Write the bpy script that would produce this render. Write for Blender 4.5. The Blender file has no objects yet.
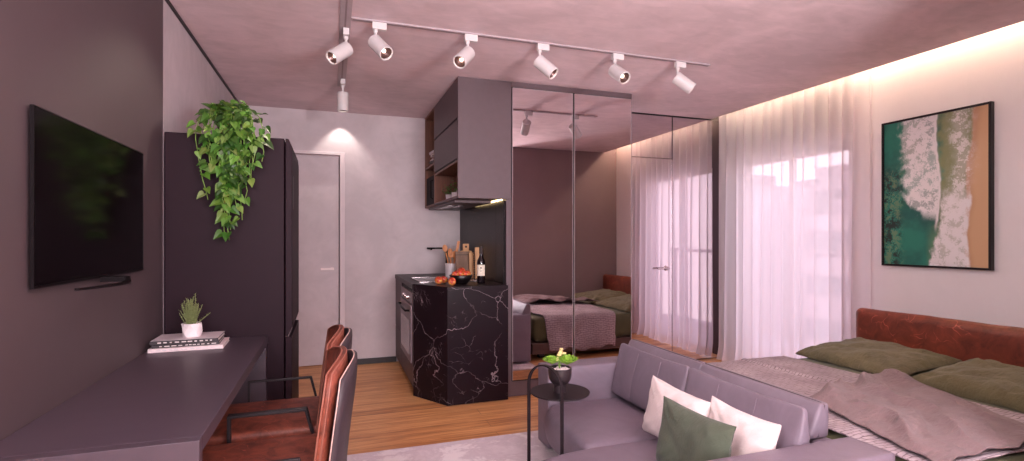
import bpy, bmesh, math, random
from mathutils import Vector, Matrix, noise
random.seed(7)
PI = math.pi
scene = bpy.context.scene
COL = scene.collection
E, H = 1.26, 2.50           # eye height, ceiling height

# ------------------------------------------------------------------ helpers
def lin(r, g, b):
    f = lambda c: (c/12.92 if c <= 0.04045 else ((c+0.055)/1.055)**2.4)
    return (f(r/255), f(g/255), f(b/255), 1)

def link(o):
    COL.objects.link(o); return o

def obj(name, bm, mat, parent=None, bevel=0, smooth=False, seg=2, auto=None, label=None):
    bmesh.ops.recalc_face_normals(bm, faces=bm.faces)
    me = bpy.data.meshes.new(name)
    bm.to_mesh(me); bm.free()
    o = bpy.data.objects.new(name, me); link(o)
    mats = mat if isinstance(mat, (list, tuple)) else [mat]
    for m in mats: me.materials.append(m)
    if parent is not None:
        w = Vector((0, 0, 0)); p = parent
        while p is not None:
            w += p.location; p = p.parent
        for v in me.vertices: v.co -= w
        o.parent = parent
    if bevel:
        b = o.modifiers.new('bevel', 'BEVEL'); b.width = bevel; b.segments = seg
        b.limit_method = 'ANGLE'; b.angle_limit = math.radians(40)
    if smooth:
        for p in me.polygons: p.use_smooth = True
    elif auto:
        for p in me.polygons: p.use_smooth = True
        es = me.edges
        bm2 = bmesh.new(); bm2.from_mesh(me)
        for e in bm2.edges:
            if len(e.link_faces) == 2 and e.calc_face_angle(0) > math.radians(auto): e.smooth = False
        bm2.to_mesh(me); bm2.free()
    if label: o['label'] = label
    return o

def thing(name, loc, label, cat, group=None):
    o = bpy.data.objects.new(name, None); link(o); o.location = loc
    o.empty_display_size = .05
    o['label'] = label; o['category'] = cat
    if group: o['group'] = group
    return o

def tag(o, label, cat, group=None):
    o['label'] = label; o['category'] = cat
    if group: o['group'] = group
    return o

def struct(name, bm, mat, **k):
    o = obj(name, bm, mat, **k); o['kind'] = 'structure'; return o

def B(*boxes):
    bm = bmesh.new()
    for b in boxes: add_box(bm, *b)
    return bm

def add_box(bm, x0, x1, y0, y1, z0, z1, M=None, mi=0):
    vs = [bm.verts.new((x, y, z)) for x in (x0, x1) for y in (y0, y1) for z in (z0, z1)]
    if M is not None:
        for v in vs: v.co = M @ v.co
    for f in ((0,1,3,2),(4,6,7,5),(0,4,5,1),(2,3,7,6),(0,2,6,4),(1,5,7,3)):
        bm.faces.new([vs[i] for i in f]).material_index = mi
    return vs

def add_prism(bm, pts, fn, a, b):
    """pts 2D polygon, fn(p, t)->3D"""
    A = [bm.verts.new(fn(p, a)) for p in pts]; Bv = [bm.verts.new(fn(p, b)) for p in pts]
    n = len(pts)
    bm.faces.new(A); bm.faces.new(Bv[::-1])
    for i in range(n): bm.faces.new((A[i], A[(i+1) % n], Bv[(i+1) % n], Bv[i]))

def add_lathe(bm, prof, c, seg=32, M=None, cap=True, mi=0):
    """prof list of (r,z)"""
    rings = []
    for r, z in prof:
        if r < 1e-5:
            rings.append([bm.verts.new((0, 0, z))])
        else:
            rings.append([bm.verts.new((r*math.cos(2*PI*i/seg), r*math.sin(2*PI*i/seg), z)) for i in range(seg)])
    for a, b in zip(rings, rings[1:]):
        for i in range(seg):
            j = (i+1) % seg
            if len(a) == 1 and len(b) == 1: continue
            if len(a) == 1: f = bm.faces.new((a[0], b[i], b[j]))
            elif len(b) == 1: f = bm.faces.new((a[i], a[j], b[0]))
            else: f = bm.faces.new((a[i], a[j], b[j], b[i]))
            f.material_index = mi
    if cap:
        for R in (rings[0], rings[-1]):
            if len(R) > 1: bm.faces.new(R).material_index = mi
    for R in rings:
        for v in R:
            if M is not None: v.co = M @ v.co
            v.co += Vector(c)

def add_tube(bm, pts, r, seg=8, closed=False, mi=0, cap=True):
    pts = [Vector(p) for p in pts]; n = len(pts); rings = []
    rr = r if isinstance(r, (list, tuple)) else [r]*n
    up = None
    for i, p in enumerate(pts):
        a = pts[i-1] if (i > 0 or closed) else p
        b = pts[(i+1) % n] if (i < n-1 or closed) else p
        t = (b-a).normalized()
        if up is None:
            up = Vector((0, 0, 1)) if abs(t.z) < .9 else Vector((1, 0, 0))
        s = t.cross(up)
        if s.length < 1e-4: s = t.cross(Vector((.3, 1, .2)))
        s.normalize(); up = s.cross(t).normalized()
        rings.append([bm.verts.new(p + rr[i]*(s*math.cos(2*PI*k/seg)+up*math.sin(2*PI*k/seg))) for k in range(seg)])
    m = n if closed else n-1
    for i in range(m):
        A, Bv = rings[i], rings[(i+1) % n]
        for k in range(seg):
            bm.faces.new((A[k], A[(k+1) % seg], Bv[(k+1) % seg], Bv[k])).material_index = mi
    if not closed and cap:
        bm.faces.new(rings[0][::-1]).material_index = mi; bm.faces.new(rings[-1]).material_index = mi

def add_strip(bm, pts, w_vec, t):
    """flat bar following pts, width along w_vec (constant), thickness t in the plane"""
    pts = [Vector(p) for p in pts]; w = Vector(w_vec); wn = w.normalized()
    A = []
    for i, p in enumerate(pts):
        a = pts[max(i-1, 0)]; b = pts[min(i+1, len(pts)-1)]
        d1 = (p-a).normalized() if i > 0 else (b-p).normalized()
        d2 = (b-p).normalized() if i < len(pts)-1 else d1
        tt = (d1+d2).normalized(); n = tt.cross(wn).normalized()
        k = 1/max(.4, math.cos(math.acos(max(-1, min(1, d1.dot(d2))))/2))
        n = n*t/2*k
        A.append([bm.verts.new(p+n+w/2), bm.verts.new(p+n-w/2), bm.verts.new(p-n-w/2), bm.verts.new(p-n+w/2)])
    for a, b in zip(A, A[1:]):
        for k in range(4): bm.faces.new((a[k], a[(k+1) % 4], b[(k+1) % 4], b[k]))
    bm.faces.new(A[0][::-1]); bm.faces.new(A[-1])

def softbox(x0, x1, y0, y1, z0, z1, r=.02, bulge=(0, 0, 0), n=(10, 10, 10), M=None, wr=0, fn=None):
    """rounded, puffed box"""
    bm = bmesh.new()
    c = Vector(((x0+x1)/2, (y0+y1)/2, (z0+z1)/2)); h = Vector(((x1-x0)/2, (y1-y0)/2, (z1-z0)/2))
    grid = {}
    def V(i, j, k):
        key = (i, j, k)
        if key not in grid:
            # cluster samples towards the edges
            u = []
            for q, m in zip(key, n):
                s = 2*q/m-1
                u.append(math.copysign(abs(math.sin(s*PI/2))**1.0, s))
            p = Vector((u[0]*h.x, u[1]*h.y, u[2]*h.z))
            q = Vector([max(-(h[a]-r), min(h[a]-r, p[a])) for a in range(3)])
            d = p-q
            if d.length > 1e-9: p = q + d.normalized()*r
            b = [(1-u[(a+1) % 3]**2)*(1-u[(a+2) % 3]**2)*bulge[a]*u[a] for a in range(3)]
            p = p + Vector(b) + c
            if wr: p += noise.noise_vector(p*9)*wr
            if fn: p = fn(p, u)
            if M is not None: p = M @ p
            grid[key] = bm.verts.new(p)
        return grid[key]
    nx, ny, nz = n
    for i in range(nx):
        for j in range(ny):
            for k in (0, nz): bm.faces.new((V(i,j,k), V(i+1,j,k), V(i+1,j+1,k), V(i,j+1,k)))
    for i in range(nx):
        for k in range(nz):
            for j in (0, ny): bm.faces.new((V(i,j,k), V(i+1,j,k), V(i+1,j,k+1), V(i,j,k+1)))
    for j in range(ny):
        for k in range(nz):
            for i in (0, nx): bm.faces.new((V(i,j,k), V(i,j+1,k), V(i,j+1,k+1), V(i,j,k+1)))
    return bm

def rrect(x0, x1, y0, y1, radii, seg=10):
    """outline, radii for corners (x0y0, x1y0, x1y1, x0y1); a radius may be (rx, ry)"""
    out = []
    cs = [(x0, y0, 1, 1, PI), (x1, y0, -1, 1, 1.5*PI), (x1, y1, -1, -1, 0), (x0, y1, 1, -1, .5*PI)]
    for (x, y, sx, sy, a0), r in zip(cs, radii):
        rx, ry = r if isinstance(r, tuple) else (r, r)
        cx, cy = x+sx*rx, y+sy*ry
        for i in range(seg+1):
            a = a0+i/seg*PI/2
            out.append((cx+rx*math.cos(a), cy+ry*math.sin(a)))
    return out

def slab(outline, z0, z1, r=.03, crown=.0, bm=None, steps=6, belly=0):
    """soft slab: extruded outline with rounded edges and a crowned top"""
    bm = bm or bmesh.new()
    n = len(outline); cx = sum(p[0] for p in outline)/n; cy = sum(p[1] for p in outline)/n
    def ring(off, z):
        vs = []
        for i in range(n):
            a = Vector(outline[i-1]); b = Vector(outline[(i+1) % n]); t = (b-a).normalized()
            nn = Vector((-t.y, t.x)); p = Vector(outline[i])+nn*off
            vs.append(bm.verts.new((p.x, p.y, z)))
        return vs
    rings = []
    for i in range(steps+1):
        a = i/steps*PI/2
        rings.append(ring(r*(1-math.sin(a)), z0+r*(1-math.cos(a))))
    for i in range(1, 4):
        t = i/4; rings.append(ring(-belly*math.sin(t*PI), z0+r+(z1-z0-2*r)*t))
    for i in range(steps+1):
        a = i/steps*PI/2
        rings.append(ring(r*(1-math.cos(a)), z1-r+r*math.sin(a)))
    last = rings[-1]; base = [(v.co.x, v.co.y) for v in last]
    K = 9
    for k in range(1, K):
        s = 1-k/K
        rings.append([bm.verts.new((cx+(x-cx)*s, cy+(y-cy)*s, z1+crown*(1-s**3))) for x, y in base])
    for A, Bv in zip(rings, rings[1:]):
        for i in range(n): bm.faces.new((A[i], A[(i+1) % n], Bv[(i+1) % n], Bv[i]))
    bm.faces.new(rings[0][::-1]); bm.faces.new(rings[-1])
    return bm

def pillow(w, h, t, M, n=26, wr=.006, seed=0, flange=0, pinch=.07, low=1):
    """stuffed pillow in local u (width), v (height), normal w; M maps to world"""
    bm = bmesh.new(); G = {}
    for s in (1, -1):
        for i in range(n+1):
            for j in range(n+1):
                if s < 0 and (i in (0, n) or j in (0, n)): G[s, i, j] = G[1, i, j]; continue
                u = -math.cos(i/n*PI) if True else 0; v = -math.cos(j/n*PI)
                e = max(0, (1-u**4)*(1-v**4))**.5
                x = u*w/2*(1-pinch*(1-v*v)); y = v*h/2*(1-pinch*(1-u*u))
                z = s*t/2*e*(1 if s > 0 else low)
                nz = noise.noise(Vector((x*7+seed, y*7, s*3+seed)))*wr*2 + noise.noise(Vector((x*22, y*22+seed, s)))*wr*.7
                # corner puckers
                cr = (abs(u)*abs(v))
                nz += math.sin((abs(u)-abs(v))*16)*wr*.8*cr*(1-max(abs(u), abs(v)))*6
                G[s, i, j] = bm.verts.new(M @ Vector((x, y, z+nz*(1 if e > .05 else .3))))
    for s in (1, -1):
        for i in range(n):
            for j in range(n):
                f = [G[s, i, j], G[s, i+1, j], G[s, i+1, j+1], G[s, i, j+1]]
                if s < 0: f = f[::-1]
                if len(set(f)) >= 3: bm.faces.new(f)
    return bm

def frame_mat(c, xax, yax):
    x = Vector(xax).normalized(); y = Vector(yax); y = (y - x*y.dot(x)).normalized(); z = x.cross(y)
    m = Matrix.Identity(4)
    for i in range(3): m[i][0], m[i][1], m[i][2], m[i][3] = x[i], y[i], z[i], c[i]
    return m

def copy_tree(o, parent=None):
    c = o.copy(); link(c); c.parent = parent
    for ch in list(o.children): copy_tree(ch, c)
    return c

# ------------------------------------------------------------------ materials
class N:
    def __init__(s, name):
        s.m = bpy.data.materials.new(name); s.m.use_nodes = True
        s.t = s.m.node_tree; s.b = s.t.nodes['Principled BSDF']; s.out = s.t.nodes['Material Output']
    def n(s, typ, **k):
        nd = s.t.nodes.new(typ)
        for a, v in k.items():
            if a in nd.inputs: nd.inputs[a].default_value = v
            else: setattr(nd, a, v)
        return nd
    def l(s, a, b): s.t.links.new(a, b)
    def co(s, scale=(1, 1, 1), rot=(0, 0, 0)):
        tc = s.n('ShaderNodeTexCoord'); mp = s.n('ShaderNodeMapping')
        mp.inputs['Scale'].default_value = scale; mp.inputs['Rotation'].default_value = rot
        s.l(tc.outputs['Object'], mp.inputs[0]); return mp.outputs[0]
    def noise(s, vec, scale, detail=4, rough=.55, dist=0):
        nd = s.n('ShaderNodeTexNoise'); nd.inputs['Scale'].default_value = scale
        nd.inputs['Detail'].default_value = detail; nd.inputs['Roughness'].default_value = rough
        nd.inputs['Distortion'].default_value = dist
        s.l(vec, nd.inputs['Vector']); return nd.outputs['Fac']
    def ramp(s, fac, stops):
        r = s.n('ShaderNodeValToRGB'); e = r.color_ramp.elements
        while len(e) < len(stops): e.new(.5)
        for el, (p, c) in zip(e, stops): el.position = p; el.color = c
        s.l(fac, r.inputs[0]); return r.outputs[0]
    def bump(s, h, strength=.3, dist=.01):
        b = s.n('ShaderNodeBump'); b.inputs['Strength'].default_value = strength; b.inputs['Distance'].default_value = dist
        s.l(h, b.inputs['Height']); s.l(b.outputs[0], s.b.inputs['Normal']); return b

def simple(name, c, rough=.5, metal=0, spec=.5, var=0, vs=20, bump=0, bs=60, bd=.003, coat=0, sheen=0):
    k = N(name); k.b.inputs['Roughness'].default_value = rough; k.b.inputs['Metallic'].default_value = metal
    k.b.inputs['Specular IOR Level'].default_value = spec
    k.b.inputs['Coat Weight'].default_value = coat
    if sheen: k.b.inputs['Sheen Weight'].default_value = sheen
    v = k.co()
    d = var or .04
    c1 = tuple(x*(1-d) for x in c[:3])+(1,); c2 = tuple(min(1, x*(1+d)) for x in c[:3])+(1,)
    k.l(k.ramp(k.noise(v, vs, 5), [(.3, c1), (.7, c2)]), k.b.inputs['Base Color'])
    if bump: k.bump(k.noise(v, bs, 6), bump, bd)
    return k.m

def plaster(name, c, d=.12, scale=1.6, rough=.85, bmp=.08):
    k = N(name); k.b.inputs['Roughness'].default_value = rough; v = k.co()
    c1 = tuple(x*(1-d) for x in c[:3])+(1,); c2 = tuple(min(1, x*(1+d)) for x in c[:3])+(1,)
    f1 = k.noise(v, scale, 7, .62, .6); f2 = k.noise(k.co((1, 2.2, 1)), scale*4, 5, .6, 1)
    mx = k.n('ShaderNodeMath', operation='MULTIPLY_ADD'); k.l(f2, mx.inputs[0]); mx.inputs[1].default_value = .45
    k.l(f1, mx.inputs[2])
    sb = k.n('ShaderNodeMath', operation='SUBTRACT'); k.l(mx.outputs[0], sb.inputs[0]); sb.inputs[1].default_value = .225
    k.l(k.ramp(sb.outputs[0], [(.33, c1), (.68, c2)]), k.b.inputs['Base Color'])
    k.bump(f2, bmp, .004); return k.m

def leather(name, c, c2, rough=.45, crack=0, scale=60, mott=5):
    k = N(name); k.b.inputs['Roughness'].default_value = rough; v = k.co()
    col = k.ramp(k.noise(v, mott, 7, .7, .8), [(.34, c), (.66, c2)])
    vo = k.n('ShaderNodeTexVoronoi', feature='DISTANCE_TO_EDGE'); vo.inputs['Scale'].default_value = scale
    k.l(v, vo.inputs['Vector'])
    if crack:
        vd = k.n('ShaderNodeTexNoise'); vd.inputs['Scale'].default_value = 6; k.l(v, vd.inputs['Vector'])
        ad = k.n('ShaderNodeVectorMath', operation='MULTIPLY_ADD'); ad.inputs[1].default_value = (.25, .25, .25)
        k.l(vd.outputs['Color'], ad.inputs[0]); k.l(v, ad.inputs[2])
        vc = k.n('ShaderNodeTexVoronoi', feature='DISTANCE_TO_EDGE'); vc.inputs['Scale'].default_value = 11
        k.l(ad.outputs[0], vc.inputs['Vector'])
        line = k.ramp(vc.outputs['Distance'], [(.0, (1, 1, 1, 1)), (.022, (0, 0, 0, 1))])
        msk = k.ramp(k.noise(v, 9, 3), [(.5, (0, 0, 0, 1)), (.62, (1, 1, 1, 1))])
        mu = k.n('ShaderNodeMath', operation='MULTIPLY'); k.l(line, mu.inputs[0]); k.l(msk, mu.inputs[1])
        mu2 = k.n('ShaderNodeMath', operation='MULTIPLY'); k.l(mu.outputs[0], mu2.inputs[0]); mu2.inputs[1].default_value = crack
        mx = k.n('ShaderNodeMix', data_type='RGBA'); k.l(mu2.outputs[0], mx.inputs[0]); k.l(col, mx.inputs[6])
        mx.inputs[7].default_value = tuple(min(1, x*2.6+.04) for x in c2[:3])+(1,)
        col = mx.outputs[2]
    k.l(col, k.b.inputs['Base Color'])
    r = k.ramp(vo.outputs['Distance'], [(0, (0, 0, 0, 1)), (.12, (1, 1, 1, 1))])
    k.bump(r, .12, .002); return k.m

def fabric(name, c, d=.12, scale=260, rough=.95, bmp=.25, big=6, sheen=.15, wrinkle=.25):
    k = N(name); k.b.inputs['Roughness'].default_value = rough; k.b.inputs['Specular IOR Level'].default_value = .15
    k.b.inputs['Sheen Weight'].default_value = sheen
    v = k.co(); c1 = tuple(x*(1-d) for x in c[:3])+(1,); c2 = tuple(min(1, x*(1+d)) for x in c[:3])+(1,)
    f = k.noise(v, big, 6, .65, .3); g = k.noise(v, scale, 2)
    mx = k.n('ShaderNodeMath', operation='MULTIPLY_ADD'); k.l(g, mx.inputs[0]); mx.inputs[1].default_value = .5; k.l(f, mx.inputs[2])
    k.l(k.ramp(mx.outputs[0], [(.5, c1), (.95, c2)]), k.b.inputs['Base Color'])
    wr_ = k.noise(k.co((1, 2.2, 1.5)), 16, 5, .6, 1.2)
    b1 = k.n('ShaderNodeBump'); b1.inputs['Strength'].default_value = wrinkle; b1.inputs['Distance'].default_value = .02; k.l(wr_, b1.inputs['Height'])
    b2 = k.bump(g, bmp, .002); k.l(b1.outputs[0], b2.inputs['Normal']); return k.m

def wood(name, c1, c2, axis=0, scale=3, rough=.45, stretch=14):
    k = N(name); k.b.inputs['Roughness'].default_value = rough
    s = [stretch]*3; s[axis] = 1
    v = k.co(tuple(s)); f = k.noise(v, scale, 6, .6, .8)
    k.l(k.ramp(f, [(.3, c1), (.7, c2)]), k.b.inputs['Base Color']); k.bump(f, .08, .002); return k.m

def emis(name, c, s):
    k = N(name); k.t.nodes.remove(k.b); e = k.n('ShaderNodeEmission'); e.inputs[0].default_value = c; e.inputs[1].default_value = s
    k.l(e.outputs[0], k.out.inputs[0]); return k.m

M_ceiling = plaster('ceiling_plaster', lin(214, 192, 198), .14, 1.3)
M_concrete = plaster('concrete_wall', lin(196, 182, 186), .10, 1.5)
M_white = plaster('white_wall', lin(240, 232, 233), .02, 1.5, bmp=.02)
M_mauve = plaster('mauve_wall', lin(77, 62, 66), .04, 1.2, rough=.6, bmp=.02)
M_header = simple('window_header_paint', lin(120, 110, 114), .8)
M_mauve_lam = simple('mauve_laminate', lin(93, 76, 81), .5, spec=.35)
M_backwall = plaster('back_wall_paint', lin(128, 106, 110), .04, 1.2, rough=.7, bmp=.02)
M_desk = simple('desk_laminate', lin(72, 59, 68), .42, spec=.4)
M_fridge = simple('fridge_metal', lin(37, 21, 29), .55, .0, spec=.12)
M_black = simple('black_metal', lin(34, 25, 29), .45, 0, spec=.3)
M_blackplastic = simple('black_plastic', lin(17, 11, 14), .4, spec=.12)
M_screen = simple('glossy_screen', lin(13, 7, 10), .12, spec=.08)
M_dark = simple('dark_base', lin(38, 28, 32), .5)
M_whitepaint = simple('white_paint', lin(203, 194, 195), .45)
M_trackgrey = simple('track_grey', lin(170, 154, 159), .6)
M_slot = simple('track_slot', lin(136, 118, 123), .7)
M_chrome = simple('brushed_steel', lin(200, 188, 190), .25, 1)
M_steel = simple('oven_steel', lin(126, 108, 114), .4, .5)
M_mauve_base = simple('base_cabinet_laminate', lin(80, 64, 69), .5, spec=.3)
M_copper = simple('copper_reflector', lin(96, 72, 70), .3, .7)
M_walnut = wood('walnut', lin(92, 52, 40), lin(136, 84, 62), 2, 3)
M_bedwood = wood('bed_frame_wood', lin(84, 60, 54), lin(104, 76, 68), 0, 3)
M_spoon = wood('spoon_wood', lin(190, 118, 72), lin(224, 150, 100), 2, 6, .5, 6)
M_board = wood('board_wood', lin(190, 140, 100), lin(216, 166, 122), 2, 5, .5, 8)
M_boarddark = wood('board_dark', lin(112, 84, 68), lin(136, 102, 84), 2, 4, .5, 8)
M_bulb = emis('lamp_bulb', (1, .80, .62, 1), 7)
M_led = emis('led_strip', (1, .82, .54, 1), 60)
M_ledk = emis('kitchen_led', (1, .74, .36, 1), 7)
M_rust = leather('rust_leather', lin(92, 38, 25), lin(136, 62, 42), .42, .9, 60, 9)
M_chairleather = leather('chair_leather', lin(78, 34, 26), lin(146, 74, 56), .5, .35, 90, 13)
M_shell = leather('chair_shell_leather', lin(50, 38, 44), lin(60, 46, 52), .5)
M_stitch = simple('stitching', lin(206, 170, 160), .7)
M_sofa = leather('sofa_leather', lin(116, 102, 114), lin(127, 113, 126), .5, 0, 150)
M_sofaseam = simple('sofa_seam', lin(134, 118, 130), .6)
M_sofadark = simple('sofa_piping', lin(70, 58, 64), .6)
M_cushwhite = fabric('white_cushion_fabric', lin(226, 208, 206), .05)
M_cushgreen = fabric('green_cushion_fabric', lin(82, 88, 74), .08)
M_pillow = fabric('green_linen', lin(98, 90, 66), .2, big=9, wrinkle=.55)
M_sheet = fabric('green_sheet', lin(92, 90, 64), .12)
M_throw = fabric('pink_throw_linen', lin(126, 103, 105), .14, 320, wrinkle=.7)
M_pot = simple('white_ceramic', lin(230, 216, 218), .4)
M_soil = simple('soil', lin(60, 44, 36), .9, var=.4, vs=80)
M_blackpot = simple('black_ceramic', lin(44, 34, 38), .35)
M_rosemary = simple('rosemary_leaf', lin(128, 136, 88), .6, var=.25, vs=40)
M_succ = simple('succulent_leaf', lin(122, 162, 48), .55, var=.4, vs=70)
M_flower = simple('pale_flower', lin(232, 214, 150), .6)
M_pebble = simple('white_pebble', lin(220, 200, 200), .6)
M_vine = simple('vine_stem', lin(110, 140, 60), .6)
M_apple = N('apple_skin')
k = M_apple; f = k.noise(k.co(), 20, 4, .6, .8)
k.l(k.ramp(f, [(.36, lin(160, 28, 26)), (.50, lin(190, 60, 38)), (.60, lin(226, 164, 88))]), k.b.inputs['Base Color'])
k.b.inputs['Roughness'].default_value = .35; M_apple = k.m
M_bottle = simple('dark_glass_bottle', lin(22, 14, 18), .12, spec=.6)
M_label = simple('paper_label', lin(224, 214, 196), .7)
M_ink = simple('dark_ink', lin(50, 38, 38), .7)
M_paper = simple('book_paper', lin(214, 200, 198), .8)
M_bookdark = simple('dark_book_cover', lin(52, 42, 46), .5)
M_bookgrey = simple('grey_book_cover', lin(206, 192, 196), .5)
M_bookwhite = simple('white_book_cover', lin(222, 202, 204), .5)
M_bglow = simple('building_concrete', lin(178, 160, 166), .9)
M_bwin = simple('building_window', lin(120, 110, 120), .3)

# leaf with per leaf tint
k = N('pothos_leaf'); at = k.n('ShaderNodeVertexColor'); at.layer_name = 'tint'
k.l(at.outputs[0], k.b.inputs['Base Color']); k.b.inputs['Roughness'].default_value = .42
tr = k.n('ShaderNodeBsdfTranslucent'); k.l(at.outputs[0], tr.inputs[0]); mx = k.n('ShaderNodeMixShader'); mx.inputs[0].default_value = .25
k.l(k.b.outputs[0], mx.inputs[1]); k.l(tr.outputs[0], mx.inputs[2]); k.l(mx.outputs[0], k.out.inputs[0]); M_leaf = k.m
k = N('art_print'); at = k.n('ShaderNodeVertexColor'); at.layer_name = 'tint'
k.l(at.outputs[0], k.b.inputs['Base Color']); k.b.inputs['Roughness'].default_value = .5; M_art = k.m

# floor planks (length along X)
k = N('wood_floor'); v = k.co()
br = k.n('ShaderNodeTexBrick'); br.offset = .37; br.offset_frequency = 2
for a, b in (('Scale', 1), ('Mortar Size', .0012), ('Mortar Smooth', .1), ('Bias', 0), ('Brick Width', 1.6), ('Row Height', .12)): br.inputs[a].default_value = b
br.inputs['Color1'].default_value = (0, 0, 0, 1); br.inputs['Color2'].default_value = (1, 1, 1, 1); br.inputs['Mortar'].default_value = (.3, .3, .3, 1)
k.l(v, br.inputs['Vector'])
g = k.noise(k.co((1, 16, 1)), 2.2, 7, .62, .7)
ma = k.n('ShaderNodeMath', operation='MULTIPLY_ADD'); k.l(br.outputs['Color'], ma.inputs[0]); ma.inputs[1].default_value = .20; k.l(g, ma.inputs[2])
col = k.ramp(ma.outputs[0], [(.38, lin(158, 100, 60)), (.55, lin(200, 138, 86)), (.75, lin(228, 172, 116))])
mm = k.n('ShaderNodeMix', data_type='RGBA'); k.l(br.outputs['Fac'], mm.inputs[0]); k.l(col, mm.inputs[6]); mm.inputs[7].default_value = lin(112, 70, 46)
k.l(mm.outputs[2], k.b.inputs['Base Color']); k.b.inputs['Roughness'].default_value = .42; k.bump(g, .05, .002); M_floor = k.m

# black marble with white veins
def marble(name, base, vein, amt=1.0, rot=(0, 0, 0)):
    k = N(name); v = k.co(rot=rot); k.b.inputs['Roughness'].default_value = .3; k.b.inputs['Specular IOR Level'].default_value = .14
    nz = k.n('ShaderNodeTexNoise'); nz.inputs['Scale'].default_value = 2.6; nz.inputs['Detail'].default_value = 5; k.l(v, nz.inputs['Vector'])
    ad = k.n('ShaderNodeVectorMath', operation='MULTIPLY_ADD'); ad.inputs[1].default_value = (.5, .5, .5)
    k.l(nz.outputs['Color'], ad.inputs[0]); k.l(v, ad.inputs[2])
    tot = None
    for sc, w, ms, mt in ((2.4, .006, 1.3, .42), (6, .009, 2.5, .51), (20, .03, 4, .58)):
        vo = k.n('ShaderNodeTexVoronoi', feature='DISTANCE_TO_EDGE'); vo.inputs['Scale'].default_value = sc
        k.l(ad.outputs[0], vo.inputs['Vector'])
        ln = k.ramp(vo.outputs['Distance'], [(0, (1, 1, 1, 1)), (w, (0, 0, 0, 1))])
        ms_ = k.ramp(k.noise(v, ms, 4, .6), [(mt, (0, 0, 0, 1)), (mt+.10, (1, 1, 1, 1))])
        mu = k.n('ShaderNodeMath', operation='MULTIPLY'); k.l(ln, mu.inputs[0]); k.l(ms_, mu.inputs[1])
        if tot is None: tot = mu.outputs[0]
        else:
            mx = k.n('ShaderNodeMath', operation='MAXIMUM'); k.l(tot, mx.inputs[0]); k.l(mu.outputs[0], mx.inputs[1]); tot = mx.outputs[0]
    mu = k.n('ShaderNodeMath', operation='MULTIPLY'); k.l(tot, mu.inputs[0]); mu.inputs[1].default_value = amt
    mx = k.n('ShaderNodeMix', data_type='RGBA'); k.l(mu.outputs[0], mx.inputs[0]); mx.inputs[6].default_value = base; mx.inputs[7].default_value = vein
    k.l(mx.outputs[2], k.b.inputs['Base Color']); return k.m
M_marble = marble('black_marble', lin(30, 18, 24), lin(180, 160, 168), .75, (1.1, .4, .6))
M_splash = marble('dark_marble_panel', lin(15, 8, 11), lin(120, 100, 106), .35)

# knitted bedspread
k = N('knitted_bedspread'); v0 = k.co(); sx_n = k.n('ShaderNodeSeparateXYZ'); k.l(v0, sx_n.inputs[0]); yz = k.n('ShaderNodeMath', operation='SUBTRACT'); k.l(sx_n.outputs[1], yz.inputs[0]); k.l(sx_n.outputs[2], yz.inputs[1]); cb = k.n('ShaderNodeCombineXYZ'); k.l(sx_n.outputs[0], cb.inputs[0]); k.l(yz.outputs[0], cb.inputs[1]); v = cb.outputs[0]; k.b.inputs['Roughness'].default_value = .95; k.b.inputs['Specular IOR Level'].default_value = .1
br = k.n('ShaderNodeTexBrick'); br.offset = .5
for a, b in (('Scale', 1), ('Mortar Size', .003), ('Mortar Smooth', .8), ('Brick Width', .06), ('Row Height', .022)): br.inputs[a].default_value = b
nz = k.n('ShaderNodeTexNoise'); nz.inputs['Scale'].default_value = 9; k.l(v, nz.inputs['Vector'])
ad = k.n('ShaderNodeVectorMath', operation='MULTIPLY_ADD'); ad.inputs[1].default_value = (.05, .05, .05); k.l(nz.outputs['Color'], ad.inputs[0]); k.l(v, ad.inputs[2])
k.l(ad.outputs[0], br.inputs['Vector'])
f = k.noise(v, 5, 5); 
c = k.ramp(f, [(.3, lin(158, 142, 148)), (.7, lin(188, 172, 177))])
mm = k.n('ShaderNodeMix', data_type='RGBA'); k.l(br.outputs['Fac'], mm.inputs[0]); k.l(c, mm.inputs[6]); mm.inputs[7].default_value = lin(122, 106, 112)
k.l(mm.outputs[2], k.b.inputs['Base Color'])
iv = k.n('ShaderNodeMath', operation='SUBTRACT'); iv.inputs[0].default_value = 1; k.l(br.outputs['Fac'], iv.inputs[1])
k.bump(iv.outputs[0], .7, .006); M_spread = k.m

# rug
k = N('mottled_rug'); v = k.co(); k.b.inputs['Roughness'].default_value = 1; k.b.inputs['Specular IOR Level'].default_value = .05
f = k.noise(v, 5, 7, .7, .4)
k.l(k.ramp(f, [(.42, lin(240, 230, 232)), (.5, lin(216, 202, 207)), (.66, lin(232, 220, 224))]), k.b.inputs['Base Color'])
k.bump(k.noise(v, 300, 2), .4, .004); M_rug = k.m

# sheer curtain
k = N('sheer_curtain'); k.t.nodes.remove(k.b)
tp = k.n('ShaderNodeBsdfTransparent'); tp.inputs[0].default_value = (.95, .9, .93, 1)
tl = k.n('ShaderNodeBsdfTranslucent'); tl.inputs[0].default_value = (.88, .80, .84, 1)
df = k.n('ShaderNodeBsdfDiffuse'); df.inputs[0].default_value = (.82, .74, .77, 1)
m1 = k.n('ShaderNodeMixShader'); m1.inputs[0].default_value = .5; k.l(tl.outputs[0], m1.inputs[1]); k.l(df.outputs[0], m1.inputs[2])
lw = k.n('ShaderNodeLayerWeight'); lw.inputs[0].default_value = .35
r = k.n('ShaderNodeMapRange'); r.inputs[1].default_value = 0; r.inputs[2].default_value = .8; r.inputs[3].default_value = .76; r.inputs[4].default_value = .98
k.l(lw.outputs['Facing'], r.inputs[0])
m2 = k.n('ShaderNodeMixShader'); k.l(r.outputs[0], m2.inputs[0]); k.l(tp.outputs[0], m2.inputs[1]); k.l(m1.outputs[0], m2.inputs[2])
k.l(m2.outputs[0], k.out.inputs[0]); M_curtain = k.m

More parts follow.
